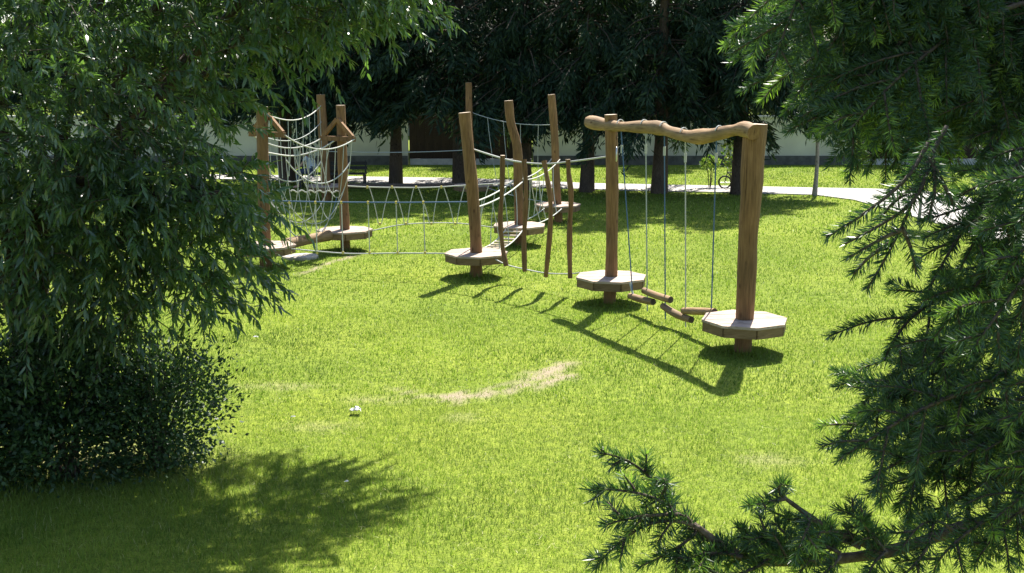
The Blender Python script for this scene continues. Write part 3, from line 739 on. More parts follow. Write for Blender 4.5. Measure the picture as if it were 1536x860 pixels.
# low rope bridge PA - P3
PA, PB, P4, P5, P6, P7 = (POSTS[k] for k in ('PA', 'PB', 'P4', 'P5', 'P6', 'P7'))
def joints(parent, o, pts, size=0.034):
    for p in pts:
        b = MB(); b.tube([p - o - Vector((0, 0, size * 0.7)), p - o + Vector((0, 0, size * 0.7))], size * 0.62, 8); b.build('rope_joint', M['joint'], parent)
o_ = PA['g'].lerp(P3['g'], 0.5); rb = rope_thing('two_rope_bridge', o_, 'hand rope and foot rope with upright ties, strung low before the log post', 'rope bridge')
pl = lambda x, y: onplane(x, y, PA['g'], P3['g'])
a_, c_ = post_px('PA', 301), post_at('P3', pl(712, 303).z)
hr = smooth_path([a_, pl(473, 303), pl(594, 304), c_], 22); b = MB(); b.tube(rel(hr, o_), 0.013, 6); b.build('hand_rope', M['rope_blue'], rb)
fr = smooth_path([deck_edge('PA', P3['g'], 0.36), pl(520, 380.5), pl(594, 380), deck_edge('P3', PA['g'], 0.38)], 22); b = MB(); b.tube(rel(fr, o_), 0.012, 6); b.build('foot_rope', M['rope'], rb)
for x in (434, 473, 512, 552, 594, 635):
    p, q_ = pl(x, 304), pl(x + 2.5, 379.5)
    b = MB(); b.tube(rel([p, q_], o_), 0.010, 6); b.build('tie_rope', M['rope'], rb); joints(rb, o_, [p, q_])

# zigzag rope bridge PB - P4
o_ = PB['g'].lerp(P4['g'], 0.5); rb = rope_thing('zigzag_rope_bridge', o_, 'rope bridge with zigzag side net between bracketed post and crooked post', 'rope bridge')
pl = lambda x, y: onplane(x, y, PB['g'], P4['g'])
hr = smooth_path([post_px('PB', 279), pl(560, 281), pl(640, 281.5), pl(700, 278), post_px('P4', 274)], 24); b = MB(); b.tube(rel(hr, o_), 0.013, 6); b.build('hand_rope', M['rope'], rb)
fr = smooth_path([deck_edge('PB', P4['g'], 0.37), pl(610, 336.5), pl(683, 335), deck_edge('P4', PB['g'], 0.37)], 24); b = MB(); b.tube(rel(fr, o_), 0.012, 6); b.build('foot_rope', M['rope'], rb)
tx = [551, 588, 624, 662, 700, 736]; bx_ = [570, 609, 647, 683, 718]
for i in range(5):
    for j, sgn in ((0, 1), (1, -1)):
        p = pl(tx[i + j] + 3 * sgn, 281 - (0.0 if i < 3 else 1.5 * (i - 2))); q_ = pl(bx_[i] - 2.5 * sgn, 336 - (0 if i < 3 else i - 2))
        md = p.lerp(q_, 0.5) + (q_ - p).cross(Vector((0, 1, 0))).normalized() * (0.035 * sgn)
        b = MB(); b.tube(rel(bez(p, md, q_, 7), o_), 0.009, 5); b.build('net_rope', M['rope'], rb)
    joints(rb, o_, [pl(tx[i], 281), pl(bx_[i], 336)], 0.036)

# rope ladder P3 - P4 with hand rope
o_ = P3['g'].lerp(P4['g'], 0.5); rl = rope_thing('rope_ladder_bridge', o_, 'sagging rope ladder bridge with pale rungs behind the hanging poles', 'rope ladder')
dv = (P4['c'] - P3['c']); dv.z = 0; dv.normalize(); sd = Vector((dv.y, -dv.x, 0))
e0 = deck_edge('P3', P4['g'], 0.38); e1 = deck_edge('P4', P3['g'], 0.38)
rails = []
for s in (-1, 1):
    r_ = sagline(e0 + sd * 0.17 * s, e1 + sd * 0.17 * s, 0.10, 19); rails.append(r_)
    b = MB(); b.tube(rel(r_, o_), 0.012, 6); b.build('side_rope', M['rope'], rl)
for k in range(1, 18, 2):
    b = MB(); b.tube(rel([rails[0][k], rails[1][k]], o_), 0.020, 8); b.build('rung', M['endgrain'], rl)
for s, z0, z1 in ((-1, 1.25, 1.3), (1, 1.2, 1.28)):
    r_ = sagline(post_at('P3', z0) + sd * 0.09 * s, post_at('P4', z1) + sd * 0.09 * s, 0.06, 12); b = MB(); b.tube(rel(r_, o_), 0.014, 6); b.build('hand_rope', M['rope'], rl)
    for k in (3, 6, 9):
        q_ = rails[(s + 1) // 2][int(k * 1.6)]; b = MB(); b.tube(rel(bez(r_[k], r_[k].lerp(q_, 0.5) + sd * 0.04 * s, q_, 6), o_), 0.008, 5); b.build('tie_rope', M['rope_dim'], rl)

# P4 - P5 net bridge
def net_bridge(ka, kb, za, zb, label, n_tie, mk='rope', rad=0.012, zfoot=0.37, sag=0.12, name='net_bridge', sides=(-1, 1)):
    a_, c_ = POSTS[ka], POSTS[kb]; o_ = a_['g'].lerp(c_['g'], 0.5); t = rope_thing(name, o_, label, 'rope bridge')
    dv = (c_['c'] - a_['c']); dv.z = 0; dv.normalize(); sd = Vector((dv.y, -dv.x, 0))
    for s in sides:
        top_ = sagline(post_at(ka, za) + sd * 0.1 * s, post_at(kb, zb) + sd * 0.1 * s, sag, 21)
        bot_ = sagline(deck_edge(ka, c_['g'], zfoot) + sd * 0.2 * s, deck_edge(kb, a_['g'], zfoot) + sd * 0.2 * s, 0.05, 21)
        b = MB(); b.tube(rel(top_, o_), rad, 6); b.build('hand_rope', M[mk], t)
        b = MB(); b.tube(rel(bot_, o_), rad, 6); b.build('foot_rope', M[mk], t)
        for k in range(n_tie):
            i0 = int(round((k + 1) * 20 / (n_tie + 1))); p, q_ = top_[i0], bot_[i0]
            b = MB(); b.tube(rel(bez(p, p.lerp(q_, 0.5) - sd * 0.05 * s - dv * 0.05, q_, 7), o_), rad * 0.75, 5); b.build('tie_rope', M[mk], t)
    return t
net_bridge('P4', 'P5', 1.32, 1.45, 'sagging rope bridge between the crooked post and the shaded post behind it', 4)
net_bridge('P6', 'P5', 2.35, 2.25, 'dim high rope net strung before the brown fence', 4, 'rope_dim', 0.010, sag=0.12, sides=(-1,))
# far hand rope and balance log P7 - P6
o_ = P7['g'].lerp(P6['g'], 0.5); t = rope_thing('balance_log', o_, 'dark balance log between two shaded platforms along the path', 'balance log')
b = MB(); b.tube(rel(sagline(deck_edge('P7', P6['g'], 0.40), deck_edge('P6', P7['g'], 0.40), 0.02, 12), o_), 0.07, 10, 0.06); b.build('log', M['bark'], t)
t = rope_thing('guide_rope', o_, 'single grey hand rope stretched above the dark balance log', 'rope')
b = MB(); b.tube(rel(sagline(post_at('P7', 1.33), post_at('P6', 1.36), 0.05, 12), o_), 0.012, 6); b.build('rope', M['rope_dim'], t)

# triangular brackets on PB and PA, U-shaped net tunnel with balance log between them
dv = (PB['c'] - PA['c']); dv.z = 0; LEN = dv.length; dv.normalize(); sd = Vector((dv.y, -dv.x, 0))
def bracket(key, z_ap, z_b, half):
    P = POSTS[key]; g0 = P['g']; ap = post_at(key, z_ap) - g0 - dv * 0.12 * (1 if key == 'PB' else -1); cb = post_at(key, z_b) - g0 - dv * 0.12 * (1 if key == 'PB' else -1)
    R = Matrix(((sd.x, dv.x, 0), (sd.y, dv.y, 0), (0, 0, 1)))
    t = P['obj']
    b = MB(); b.box(cb, (half * 2, 0.07, 0.09), R); br_ = b.build('bracket', M['log'], t)
    for s in (-1, 1):
        e = cb + sd * (half - 0.05) * s + Vector((0, 0, 0.04)); d = ap - e; Ld = d.length; x_ = d.normalized(); y_ = dv; z_ = x_.cross(y_).normalized()
        b = MB(); b.box(e.lerp(ap, 0.5), (Ld, 0.06, 0.075), Matrix((x_, y_, z_)).transposed()); b.build('brace', M['log'], br_)
    return [cb + g0 + sd * half * s * 0.98 for s in (-1, 1)]
eB = bracket('PB', 2.55, 2.18, 0.40); eA = bracket('PA', 2.72, 2.36, 0.40)
o_ = PA['g'].lerp(PB['g'], 0.5); nt_ = rope_thing('net_tunnel', o_, 'sagging U-shaped rope net tunnel between two posts with triangular brackets', 'rope net')
SAG = 0.22; rails = [sagline(eA[k], eB[k], SAG, 25) for k in (0, 1)]
for r_ in rails:
    b = MB(); b.tube(rel(r_, o_), 0.013, 6); b.build('rail_rope', M['rope'], nt_)
def U(i, u):   # point on the net: i along, u 0..1 from left rail to right rail
    f = i / 24.0; l, r_ = rails[0][min(24, int(i))], rails[1][min(24, int(i))]
    dep = 0.75 + 0.95 * math.sin(math.pi * min(1, max(0, f))) ** 0.5
    p = l.lerp(r_, u); bulge = math.sin(math.pi * u)
    return Vector((p.x, p.y, p.z - dep * bulge ** 0.6))
for i in range(2, 24, 3):
    pts = [U(i, k / 16) for k in range(17)]
    b = MB(); b.tube(rel(pts, o_), 0.0075, 5); b.build('net_rope', M['rope' if i % 2 else 'rope_dim'], nt_)
for u in (0.06, 0.25, 0.5, 0.75, 0.94):
    pts = [U(i, u) for i in range(1, 24)]
    b = MB(); b.tube(rel(pts, o_), 0.008 if u not in (0.06, 0.94) else 0.012, 5); b.build('net_rope', M['rope_dim' if abs(u - .5) > .2 else 'rope_blue'], nt_)
# thick knotted rope across the net and near grab rope
p, q_ = at(436, 287, PB['g'].y - 0.3), post_px('PB', 288); kn = [p.lerp(q_, k / 30) + Vector((0, 0, 0.022 * math.sin(k * 1.25))) for k in range(31)]
b = MB(); b.tube(rel(kn, o_), 0.015, 6); b.build('knotted_rope', M['rope'], nt_)
gr = smooth_path([post_px('PB', 204), at(480, 224, PB['g'].y - 0.25), at(440, 234, PB['g'].y - 0.7), post_px('PA', 228)], 18); b = MB(); b.tube(rel(gr, o_), 0.015, 6); b.build('grab_rope', M['rope'], nt_)
for k in (3, 5, 7, 9, 11):
    e = gr[k] + Vector((0.05 * k - 0.3, 0.1, -0.75)); b = MB(); b.tube(rel(bez(gr[k], gr[k].lerp(e, 0.5) + Vector((-0.05, 0, 0)), e, 7), o_), 0.008, 5); b.build('net_rope', M['rope'], nt_)
t = rope_thing('balance_log', o_, 'smooth orange balance log between platforms below the net tunnel', 'balance log')
p, q_ = deck_edge('PA', PB['g'], 0.36), deck_edge('PB', PA['g'], 0.36); b = MB(); b.tube(rel([p.lerp(q_, k / 8) for k in range(9)], o_), [0.098 + 0.004 * math.sin(k) for k in range(9)], 14, 0.04, True, 1, 5); az_ = math.atan2(q_.y - p.y, q_.x - p.x); b.turned(az_).build('log', [M['log_lying'], M['endgrain']], t).rotation_euler = (0, 0, az_)
# high net PA - P7
o_ = PA['g'].lerp(P7['g'], 0.5); t = rope_thing('high_net', o_, 'high hanging rope net between willow-side post and thick shaded post', 'rope net')
tp = sagline(post_at('PA', 2.75), post_at('P7', 2.55), 0.25, 25); b = MB(); b.tube(rel(tp, o_), 0.013, 6); b.build('head_rope', M['rope'], t)
md_ = [q_ - Vector((0, 0, 0.42)) for q_ in tp]; b = MB(); b.tube(rel(md_, o_), 0.009, 5); b.build('net_rope', M['rope_dim'], t)
for k in range(2, 25, 3):
    b = MB(); b.tube(rel([tp[k], tp[k] - Vector((0.02 * math.sin(k), 0, 1.15))], o_), 0.008, 5); b.build('net_rope', M['rope_dim'], t)

# slab and litter on the lawn
def slab(px, py, sx, sy, rz, label):
    g = gnd(px, py); t = bpy.data.objects.new('stone_slab', None)
    r = random.Random(px); b = MB()
    P = [(sx * math.cos(a_) * r.uniform(.85, 1.1), sy * math.sin(a_) * r.uniform(.85, 1.1)) for a_ in [k * math.pi / 5 for k in range(10)]]
    n = 10; inner = [(x * .93, y * .9) for x, y in P]
    vs = [(x, y, -0.02) for x, y in P] + [(x, y, 0.05) for x, y in P] + [(x, y, 0.065) for x, y in inner]
    fs = [(k, (k + 1) % n, n + (k + 1) % n, n + k) for k in range(n)] + [(n + k, n + (k + 1) % n, 2 * n + (k + 1) % n, 2 * n + k) for k in range(n)] + [tuple(range(2 * n, 3 * n))]
    b.add(vs, fs); o = b.build('stone_slab', M['stone'], None, g); o.rotation_euler = (0, 0, rz); tag(o, label, 'slab')
slab(452, 388, 0.34, 0.26, 0.2, 'pale flat slab in the lawn beside the willow and balance log')
def scrap(px, py, s, label, seed):
    g = gnd(px, py); r = random.Random(seed); b = MB(); n = 6
    vs = [((i / n - .5) * s + r.uniform(-.1, .1) * s, (j / n - .5) * s * .8 + r.uniform(-.1, .1) * s, 0.045 + r.uniform(0, 0.4) * s * (1 - abs(i / n - .5))) for j in range(n + 1) for i in range(n + 1)]
    b.add(vs, [(j * 7 + i, j * 7 + i + 1, j * 7 + i + 8, j * 7 + i + 7) for j in range(n) for i in range(n)])
    o = b.build('paper_scrap', M['paper'], None, Vector((g.x, g.y, 0))); tag(o, label, 'litter', 'paper scraps on the lawn')
scrap(534, 622, 0.11, 'crumpled white paper scrap, the largest on the lawn', 1)
scrap(384, 511, 0.06, 'small white paper scrap near the low tips of the willow', 2)
scrap(440, 632, 0.04, 'small white paper scrap left of the largest crumpled one', 3)
scrap(520, 730, 0.03, 'tiny white paper scrap by the edge of the willow shadow', 4)

# ------------------------------------------------------------------ willow on the left
r = np.random.default_rng(5)
WB = Vector((-4.4, 9.9, 0))
wl = thing('willow_tree', WB, 'big leafy willow with narrow drooping leaves overhanging the lawn', 'tree')
ELL = [((-4.35, 9.4, 3.2), (2.1, 0.95, 2.1), 1150), ((-3.3, 9.3, 2.2), (1.2, 0.65, 0.95), 380), ((-2.95, 10.2, 4.35), (1.8, 0.9, 1.0), 480), ((-1.7, 10.3, 4.45), (1.15, 0.7, 0.8), 360),
       ((-1.0, 12.3, 5.7), (1.15, 0.95, 0.75), 420), ((-5.3, 9.8, 5.5), (1.9, 1.1, 1.4), 90), ((-2.6, 9.4, 2.2), (0.62, 0.5, 0.8), 95)]
C, D_, Nn = [], [], 0
for c, rad, n in ELL:
    c, rad = np.array(c), np.array(rad)
    u = unit(r.normal(0, 1, (n, 3))); s = r.random(n) ** 0.42
    C.append(c + u * rad * s[:, None]); D_.append(u)
TP = np.concatenate(C); TD = np.concatenate(D_)
ok = TP[:, 2] > 1.15
TP, TD = TP[ok], TD[ok]
nt2 = len(TP); LPT = 30
d0 = unit(TD * np.array([1, 1, 0.4]) + r.normal(0, 0.5, (nt2, 3)) + [0.05, -0.1, 0.0])
tl = r.uniform(0.3, 0.6, nt2)
tw = MB()
bases, dirs, ups = [], [], []
S = np.linspace(0.08, 1.0, LPT)
for k in range(LPT):
    s = S[k]
    p = TP + d0 * (tl * s * 0.8)[:, None] - np.array([0, 0, 1.0]) * (tl * s * s * 0.30)[:, None]
    tan = unit(d0 * 0.8 - np.array([0, 0, 1.0]) * (s * 0.6))
    rad_ = r.normal(0, 1, (nt2, 3)); rad_ = unit(rad_ - tan * (rad_ * tan).sum(1, keepdims=True))
    bases.append(p + r.normal(0, 0.006, (nt2, 3))); dirs.append(tan * 0.7 + rad_ * 0.8 + [0, 0, -0.38] + r.normal(0, 0.2, (nt2, 3))); ups.append(rad_ + r.normal(0, 0.5, (nt2, 3)) + [0, 0, 0.8])
bases, dirs, ups = np.concatenate(bases), np.concatenate(dirs), np.concatenate(ups); n = len(bases)
V, F, k = leaf_cards(bases - np.array(WB), dirs, ups, r.uniform(0.07, 0.125, n), r.uniform(0.016, 0.028, n), seg6=True, droop=0.18)
tr = np.clip(np.tile(r.random(nt2), LPT) * 0.5 + r.random(n) * 0.4 + np.repeat(S, nt2) * 0.12, 0, 1)
link(bpy.data.objects.new('foliage', np_mesh('foliage', V, F, M['willow'], {'rnd': np.repeat(tr, k)})), wl)['kind'] = 'stuff'
for i in range(0, nt2, 2):
    p, d = Vector(TP[i]) - WB, Vector(d0[i]); L_ = tl[i]
    tw.tube([p + d * (L_ * s * 0.8) - Vector((0, 0, L_ * s * s * 0.30)) for s in (-0.25, 0.3, 0.65, 1)], [0.005, 0.004, 0.003, 0.0015], 3, 0, False)
tw.build('twigs', M['twig'], wl)['kind'] = 'stuff'
b = MB(); b.tube([(0, 0, -0.1), (0.05, 0, 0.7), (0.1, 0.05, 1.5), (0.15, 0.1, 2.2)], [0.2, 0.16, 0.14, 0.12], 12, 0.1); b.build('trunk', M['bark'], wl)
for i, (c, rad, n) in enumerate(ELL):
    e = Vector(c) - WB; st = Vector((0.05, 0.02, 0.8 + 0.22 * i))
    for j in range(3):
        e2 = e + Vector((r.normal() * rad[0] * .4, r.normal() * rad[1] * .4, rad[2] * 0.3))
        b = MB(); b.tube(bez(st, st.lerp(e2, 0.45) + Vector((0, 0, 0.55)), e2, 10), [0.06 - 0.005 * k for k in range(10)], 7, 0.08); b.build('limb', M['bark'], wl)

# dark shrubs below the willow
def shrub(c, rad, n, label, seed, ls=0.045, lw=0.026):
    t = thing('shrub', (c[0], c[1], 0), label, 'shrub', 'shrubs under the willow'); r = np.random.default_rng(seed)
    nc = 90; cc = unit(r.normal(0, 1, (nc, 3))) * (r.random(nc)[:, None] ** 0.45) * np.array(rad) * r.uniform(0.75, 1.12, (nc, 1)) + np.array([0, 0, c[2]])
    p = cc[r.integers(0, nc, n)] + r.normal(0, 1, (n, 3)) * np.array([0.13, 0.12, 0.11]); p[:, 2] = np.abs(p[:, 2]) + 0.02
    V, F, k = leaf_cards(p, unit(p - np.array([0, 0, c[2] * .5])) + r.normal(0, 0.7, (n, 3)), r.normal(0, 1, (n, 3)) + [0, 0, 1], r.uniform(ls * .7, ls * 1.3, n), r.uniform(lw * .7, lw * 1.3, n))
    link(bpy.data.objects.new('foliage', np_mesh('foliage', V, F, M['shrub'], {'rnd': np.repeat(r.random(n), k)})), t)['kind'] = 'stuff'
    tb = MB()
    for s in range(26):
        d = unit(r.normal(0, 1, 3)); d[2] = abs(d[2]) + .2; e = Vector(d * np.array(rad) * r.uniform(.75, 1.15)) + Vector((0, 0, c[2]))
        tb.tube(bez(Vector((r.normal() * .06, r.normal() * .06, -.02)), Vector((e.x * .3, e.y * .3, e.z * .7)), e, 6), [0.010, 0.008, 0.006, 0.005, 0.003, 0.002], 4)
    tb.build('stems', M['twig'], t)['kind'] = 'stuff'
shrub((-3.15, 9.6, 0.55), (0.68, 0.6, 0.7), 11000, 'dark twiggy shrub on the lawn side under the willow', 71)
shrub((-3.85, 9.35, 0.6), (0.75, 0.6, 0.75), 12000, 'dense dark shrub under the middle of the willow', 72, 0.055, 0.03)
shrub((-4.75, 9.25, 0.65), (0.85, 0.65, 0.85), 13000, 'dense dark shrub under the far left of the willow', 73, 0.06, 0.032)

# ------------------------------------------------------------------ spruce close to the camera on the right
r = np.random.default_rng(17); rd = random.Random(17)
TB = Vector((2.3, 3.3, 0))
sp = thing('spruce_tree', TB, 'close spruce with drooping needle sprays framing the right side of the lawn', 'tree')
b = MB(); b.tube([(0, 0, -0.2)] + [(0.02 * math.sin(k), 0.02 * math.cos(k), 1.0 * k) for k in range(0, 12)], [0.24] + [0.22 - 0.017 * k for k in range(12)], 14, 0.08, False); b.build('trunk', M['bark'], sp)
def needles(paths, dens=1500, nl=0.0165, nw=0.0023):
    """paths: list of (pts (k,3), fresh 0..1)"""
    Bs, Ds, Us, Ls, Rs = [], [], [], [], []
    for P, fresh in paths:
        P = np.array(P); seg = np.linalg.norm(np.diff(P, axis=0), axis=1); Lt = seg.sum(); n = max(12, int(Lt * dens))
        s = np.sort(r.random(n)) * Lt; cum = np.concatenate([[0], np.cumsum(seg)]); i = np.clip(np.searchsorted(cum, s) - 1, 0, len(seg) - 1)
        f = ((s - cum[i]) / seg[i])[:, None]; p = P[i] * (1 - f) + P[i + 1] * f; t = unit(P[i + 1] - P[i])
        q = r.normal(0, 1, (n, 3)) + [0, 0, 0.35]; q = unit(q - t * (q * t).sum(1, keepdims=True))
        fr_ = s / Lt; ang = np.radians(62 - 26 * fr_ ** 2 + r.normal(0, 9, n))[:, None]
        Bs.append(p); Ds.append(t * np.cos(ang) + q * np.sin(ang)); Us.append(r.normal(0, 1, (n, 3)))
        Ls.append(nl * r.uniform(0.75, 1.2, n) * (1 - 0.25 * fr_ ** 4)); Rs.append(np.clip(r.uniform(0, 0.6, n) + fresh * (0.25 + 0.45 * fr_), 0, 1))
    Bs, Ds, Us, Ls, Rs = map(np.concatenate, (Bs, Ds, Us, Ls, Rs))
    V, F, k = leaf_cards(Bs, Ds, Us, Ls, np.full(len(Ls), nw) * r.uniform(0.8, 1.2, len(Ls)), 0.0)
    return V, F, np.repeat(Rs, k)
def curve(p, d, L_, droop, k=6):
    out = [p]; d = d.copy()
    for _ in range(k - 1):
        d = unit(d + np.array([0, 0, -droop / (k - 1)]) + r.normal(0, 0.05, 3)); out.append(out[-1] + d * L_ / (k - 1))
    return np.array(out)
def spray(start, tip, width, label=None, dens=1750, droop=0.35, flat=None, nl=0.0245, sub=True, bare=0.22, r0=0.006):
    a, e = np.array(start), np.array(tip); Lm = np.linalg.norm(e - a)
    mid = (a + e) / 2 + np.array([0, 0, 0.16 * Lm]) + r.normal(0, 0.02, 3)
    tt = np.linspace(0, 1, 12)[:, None]; ax = a * (1 - tt) ** 2 + 2 * mid * tt * (1 - tt) + e * tt ** 2
    paths = [(ax[int(12 * bare):], 0.55)]
    wood = MB(); wood.tube([Vector(p) for p in ax - np.array(TB)], [r0 * (1 - 0.72 * k / 11) for k in range(12)], 6, 0.1, False)
    n0 = unit((flat if flat is not None else np.array([-0.25, -0.75, 0.55])) + r.normal(0, 0.2, 3))
    s = bare * 0.5; sgn = 1; step = 0.042 / Lm
    while s < 0.93:
        q = s * 11; i = int(q); p = ax[i] * (1 - q + i) + ax[i + 1] * (q - i); t = unit(ax[i + 1] - ax[i]); side = unit(np.cross(t, n0)) * sgn
        l = width * (0.35 + 0.65 * math.sin(math.pi * min(1, (1 - s) * 0.9 + 0.08))) * r.uniform(0.7, 1.15) * min(1, (1 - s) * 3 + .3)
        dd = unit(t * 0.72 + side * 0.72 + n0 * r.normal(0, 0.18))
        cv = curve(p, dd, l, droop); paths.append((cv, 0.5 * r.random() if r.random() < 0.75 else 1.0))
        wood.tube([Vector(x) for x in cv - np.array(TB)], [0.0028, 0.0026, 0.0023, 0.002, 0.0016, 0.001], 4, 0, False)
        if sub and l > 0.085 and r.random() < 0.45:
            for f in np.arange(0.25, 0.85, 0.034 / l):
                qq = f * 5; j = int(qq); pp = cv[j] * (1 - qq + j) + cv[j + 1] * (qq - j); t2 = unit(cv[j + 1] - cv[j])
                s2 = unit(np.cross(t2, n0)) * (1 if r.random() < .5 else -1); l2 = l * (1 - f) * r.uniform(0.45, 0.8) + 0.02
                paths.append((curve(pp, unit(t2 * .75 + s2 * .7 + n0 * r.normal(0, .2)), l2, droop, 4), 0.4 * r.random() if r.random() < .8 else 1.0))
        s += step * r.uniform(0.75, 1.25); sgn = -sgn
    br_ = wood.build('branch', M['twig'], sp)
    V, F, a_ = needles(paths, dens, nl)
    o = link(bpy.data.objects.new('needles', np_mesh('needles', V - np.array(TB), F, M['needle'], {'rnd': a_})), br_); o['kind'] = 'stuff'
    return br_
def limb(p, q_, r0, r1, sag=0.1):
    p, q_ = Vector(p), Vector(q_); b = MB(); b.tube(rel(bez(p, p.lerp(q_, 0.5) + Vector((0, 0, sag)), q_, 10), TB), [r0 + (r1 - r0) * k / 9 for k in range(10)], 8, 0.1); return b.build('limb', M['twig'], sp)

upper = [(1100, 152), (1118, 108), (1140, 172), (1152, 66), (1186, 24), (1178, 200), (1207, 150), (1228, 205), (1205, 88), (1246, 52), (1262, 238), (1290, 205), (1268, 140),
         (1335, 255), (1395, 250), (1330, 225), (1425, 240), (1352, 160), (1460, 262), (1402, 205), (1480, 240), (1462, 150), (1505, 210), (1532, 265), (1292, 88), (1322, 24), (1385, 80), (1432, 36), (1484, 82), (1528, 150),
         (1215, 190), (1300, 260), (1370, 240), (1250, 180), (1310, 150), (1345, 100), (1410, 140), (1450, 90), (1500, 30), (1220, 20), (1270, 10), (1370, 10)]
for i, (x, y) in enumerate(upper + [(x + rd.uniform(60, 200), y + rd.uniform(-60, 20)) for x, y in upper[:30]]):
    if x > 1560 or (i >= len(upper) and y > 215 and x > 1290): continue
    if x < 1260: x += 38
    Y = 2.0 + 0.5 * rd.random() + (0.15 if x > 1350 else 0)
    spray(at(x + rd.uniform(170, 300), y - rd.uniform(190, 340), Y + rd.uniform(0.05, 0.25)), at(x, y, Y), rd.uniform(0.15, 0.22))
hang = [[(1392, 215), (1360, 268), (1300, 318), (1239, 357)], [(1400, 235), (1372, 300), (1320, 338), (1268, 366)], [(1420, 190), (1385, 255), (1362, 320), (1335, 375), (1301, 434)],
        [(1352, 345), (1320, 360), (1274, 386)], [(1340, 362), (1305, 385), (1280, 412)], [(1354, 342), (1366, 372), (1374, 408)], [(1376, 280), (1345, 300), (1318, 330)], [(1400, 235), (1402, 285), (1392, 330)], [(1395, 240), (1420, 285), (1432, 310)]]
for q_ in hang:
    Y = 1.75 + rd.uniform(-0.03, 0.03); P_ = smooth_path([at(x, y, Y + 0.0006 * max(0, 300 - y)) for x, y in q_], 9)
    b = MB(); b.tube(rel(P_, TB), [0.004 - 0.0003 * k for k in range(9)], 6, 0.1, False); br_ = b.build('branch', M['twig'], sp)
    V, F, a_ = needles([(P_, 0.3)], 1500, 0.0235)
    link(bpy.data.objects.new('needles', np_mesh('needles', V - np.array(TB), F, M['needle'], {'rnd': a_})), br_)['kind'] = 'stuff'
right = [(1388, 445, 1480, 330), (1402, 505, 1500, 380), (1425, 470, 1520, 350), (1440, 405, 1540, 300), (1472, 352, 1560, 240), (1500, 425, 1600, 300), (1525, 335, 1620, 230), (1455, 530, 1560, 400), (1510, 500, 1620, 380), (1420, 380, 1530, 270)]
for (x, y, x0, y0) in right:
    Y = rd.uniform(1.65, 2.0); spray(at(x0 + 50, y0 - 60, Y + 0.15), at(x, y, Y), 0.11)
lower = [(1326, 540), (1332, 602), (1284, 616), (1248, 672), (1256, 692), (1302, 722), (1345, 762), (1292, 640), (1382, 562), (1402, 640), (1424, 702), (1462, 600), (1472, 680), (1502, 562), (1512, 640), (1522, 742), (1442, 762), (1382, 702), (1352, 680), (1540, 690), (1490, 780), (1400, 780)]
for (x, y) in lower:
    Y = rd.uniform(1.75, 2.2); spray(at(x + rd.uniform(150, 240), y - rd.uniform(50, 160), Y + 0.12), at(x, y, Y), rd.uniform(0.11, 0.16), droop=0.5)
# low bare limb with upturned tips across the bottom
LY = 2.7
l1 = [at(x, y, Y_) for x, y, Y_ in ((1660, 690, 2.3), (1536, 760, 2.0), (1429, 796, 1.85), (1329, 828, 1.75), (1200, 842, 1.7), (1112, 836, 1.66), (1048, 792, 1.63), (1012, 767, 1.62))]
b = MB(); b.tube(rel(smooth_path(l1, 30), TB), [(0.0155 - 0.00045 * k) * (1 + 0.1 * math.sin(k * 1.7)) for k in range(30)], 8, 0.22); b.build('limb', M['twig'], sp)
l2 = [at(x, y, Y_) for x, y, Y_ in ((1329, 828, 1.75), (1275, 806, 1.72), (1248, 798, 1.7), (1215, 775, 1.68), (1178, 748, 1.66))]
b = MB(); b.tube(rel(smooth_path(l2, 16), TB), [(0.0085 - 0.0004 * k) * (1 + 0.1 * math.sin(k * 1.9)) for k in range(16)], 8, 0.22); b.build('limb', M['twig'], sp)
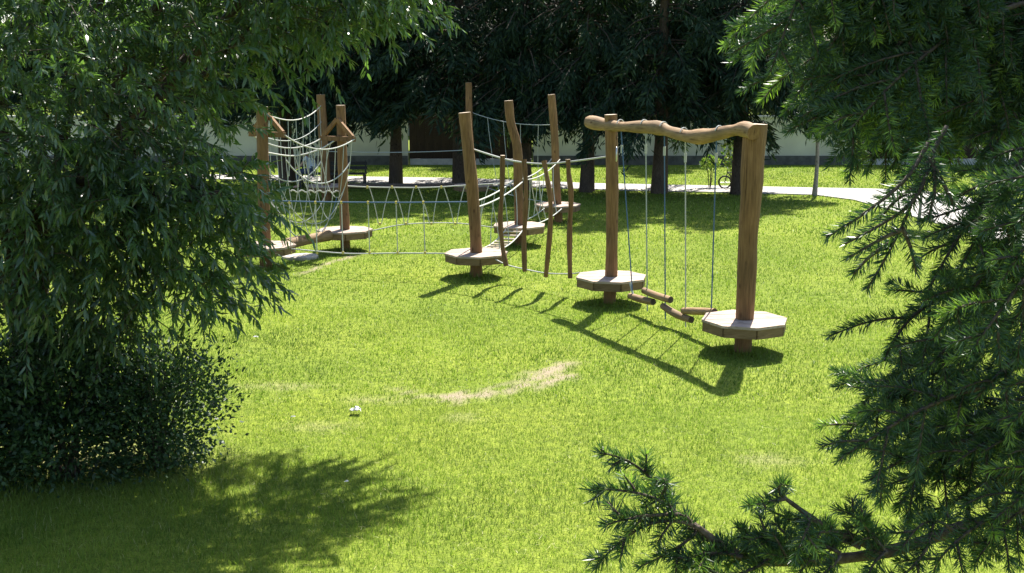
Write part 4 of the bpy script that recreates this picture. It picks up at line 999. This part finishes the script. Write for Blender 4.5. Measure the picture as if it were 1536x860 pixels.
low = [(1130, 838, 1050, 815, .08), (1180, 842, 1090, 850, .09), (1230, 835, 1150, 830, .09), (1290, 822, 1215, 825, .09), (1250, 800, 1180, 780, .06), (1160, 840, 1120, 815, .05), (1100, 832, 1030, 845, .08), (1012, 767, 899, 680, .045), (1012, 767, 876, 735, .06), (1020, 772, 905, 790, .06), (1048, 792, 890, 856, .08), (990, 750, 985, 722, .03), (1048, 792, 960, 850, .08), (1112, 836, 1010, 870, .08), (1112, 836, 1105, 790, .015), (1150, 840, 1060, 870, .08),
       (1178, 748, 1122, 758, .04), (1178, 748, 1180, 728, .02), (1215, 775, 1190, 840, .05), (1200, 842, 1130, 800, .06), (1260, 830, 1170, 810, .07), (1260, 835, 1200, 890, .08), (1329, 828, 1255, 765, .05), (1329, 828, 1290, 780, .06), (1400, 805, 1330, 870, .08), (1429, 796, 1350, 830, .08), (1480, 780, 1400, 860, .09), (1540, 760, 1460, 850, .1), (1500, 775, 1440, 810, .08), (1248, 798, 1210, 800, .05), (1330, 828, 1300, 880, .08), (1540, 770, 1530, 850, .09)]
for (x0, y0, x, y, w) in low:
    Y = 1.64 + rd.uniform(-0.05, 0.05) + (max(0, x0 - 1200) / 200) * 0.12
    spray(at(x0, y0, Y + 0.02), at(x, y, Y - 0.03), w * 0.72, droop=0.05, r0=0.0035, sub=w > 0.09, bare=0.12)
for z0, px, py, Y in ((4.5, 1480, -200, 2.3), (4.3, 1640, -60, 2.3), (4.0, 1640, 60, 2.4), (3.7, 1660, 220, 2.2), (3.4, 1620, 330, 2.1), (3.1, 1640, 500, 2.2), (2.9, 1660, 600, 2.3), (2.75, 1660, 690, 2.3)):
    limb(TB + Vector((0, 0, z0)), at(px, py, Y), 0.035, 0.015, 0.12)
# the rest of the crown above and behind, out of the picture, coarser
n = 1300; zz = 3.3 + 5.5 * r.random(n) ** 1.2; R_ = 1.75 * (1 - (zz - 1.5) / 10.5); aa = r.uniform(0, 2 * np.pi, n); rr2 = R_ * np.sqrt(r.random(n)) * 1.0
p = np.stack([TB.x + np.cos(aa) * rr2, TB.y + np.sin(aa) * rr2, zz - 0.22 * rr2], 1)
above = p[:, 2] > CAM_H + (p[:, 1]) * 0.085 + 0.10        # keep clear of the finely built sprays
p, aa = p[above & (p[:, 1] > 1.4)], aa[above & (p[:, 1] > 1.4)]
paths = [(curve(q, unit(np.array([math.cos(a_), math.sin(a_), -0.35]) + r.normal(0, .35, 3)), 0.22, 0.4, 4), 0.2) for q, a_ in zip(p, aa)]
V, F, a_ = needles(paths, 220, 0.035, 0.006)
link(bpy.data.objects.new('upper_crown', np_mesh('upper_crown', V - np.array(TB), F, M['needle'], {'rnd': a_})), sp)['kind'] = 'stuff'
for k in range(14):
    a_ = k * 2.4; z0 = 4.2 + 0.42 * k; L_ = 1.6 * (1 - (z0 - 1.5) / 10.5)
    if math.sin(a_) * L_ < -1.2: continue
    limb(TB + Vector((0, 0, z0)), TB + Vector((math.cos(a_) * L_, math.sin(a_) * L_, z0 - 0.25 * L_)), 0.03, 0.008, 0.05)
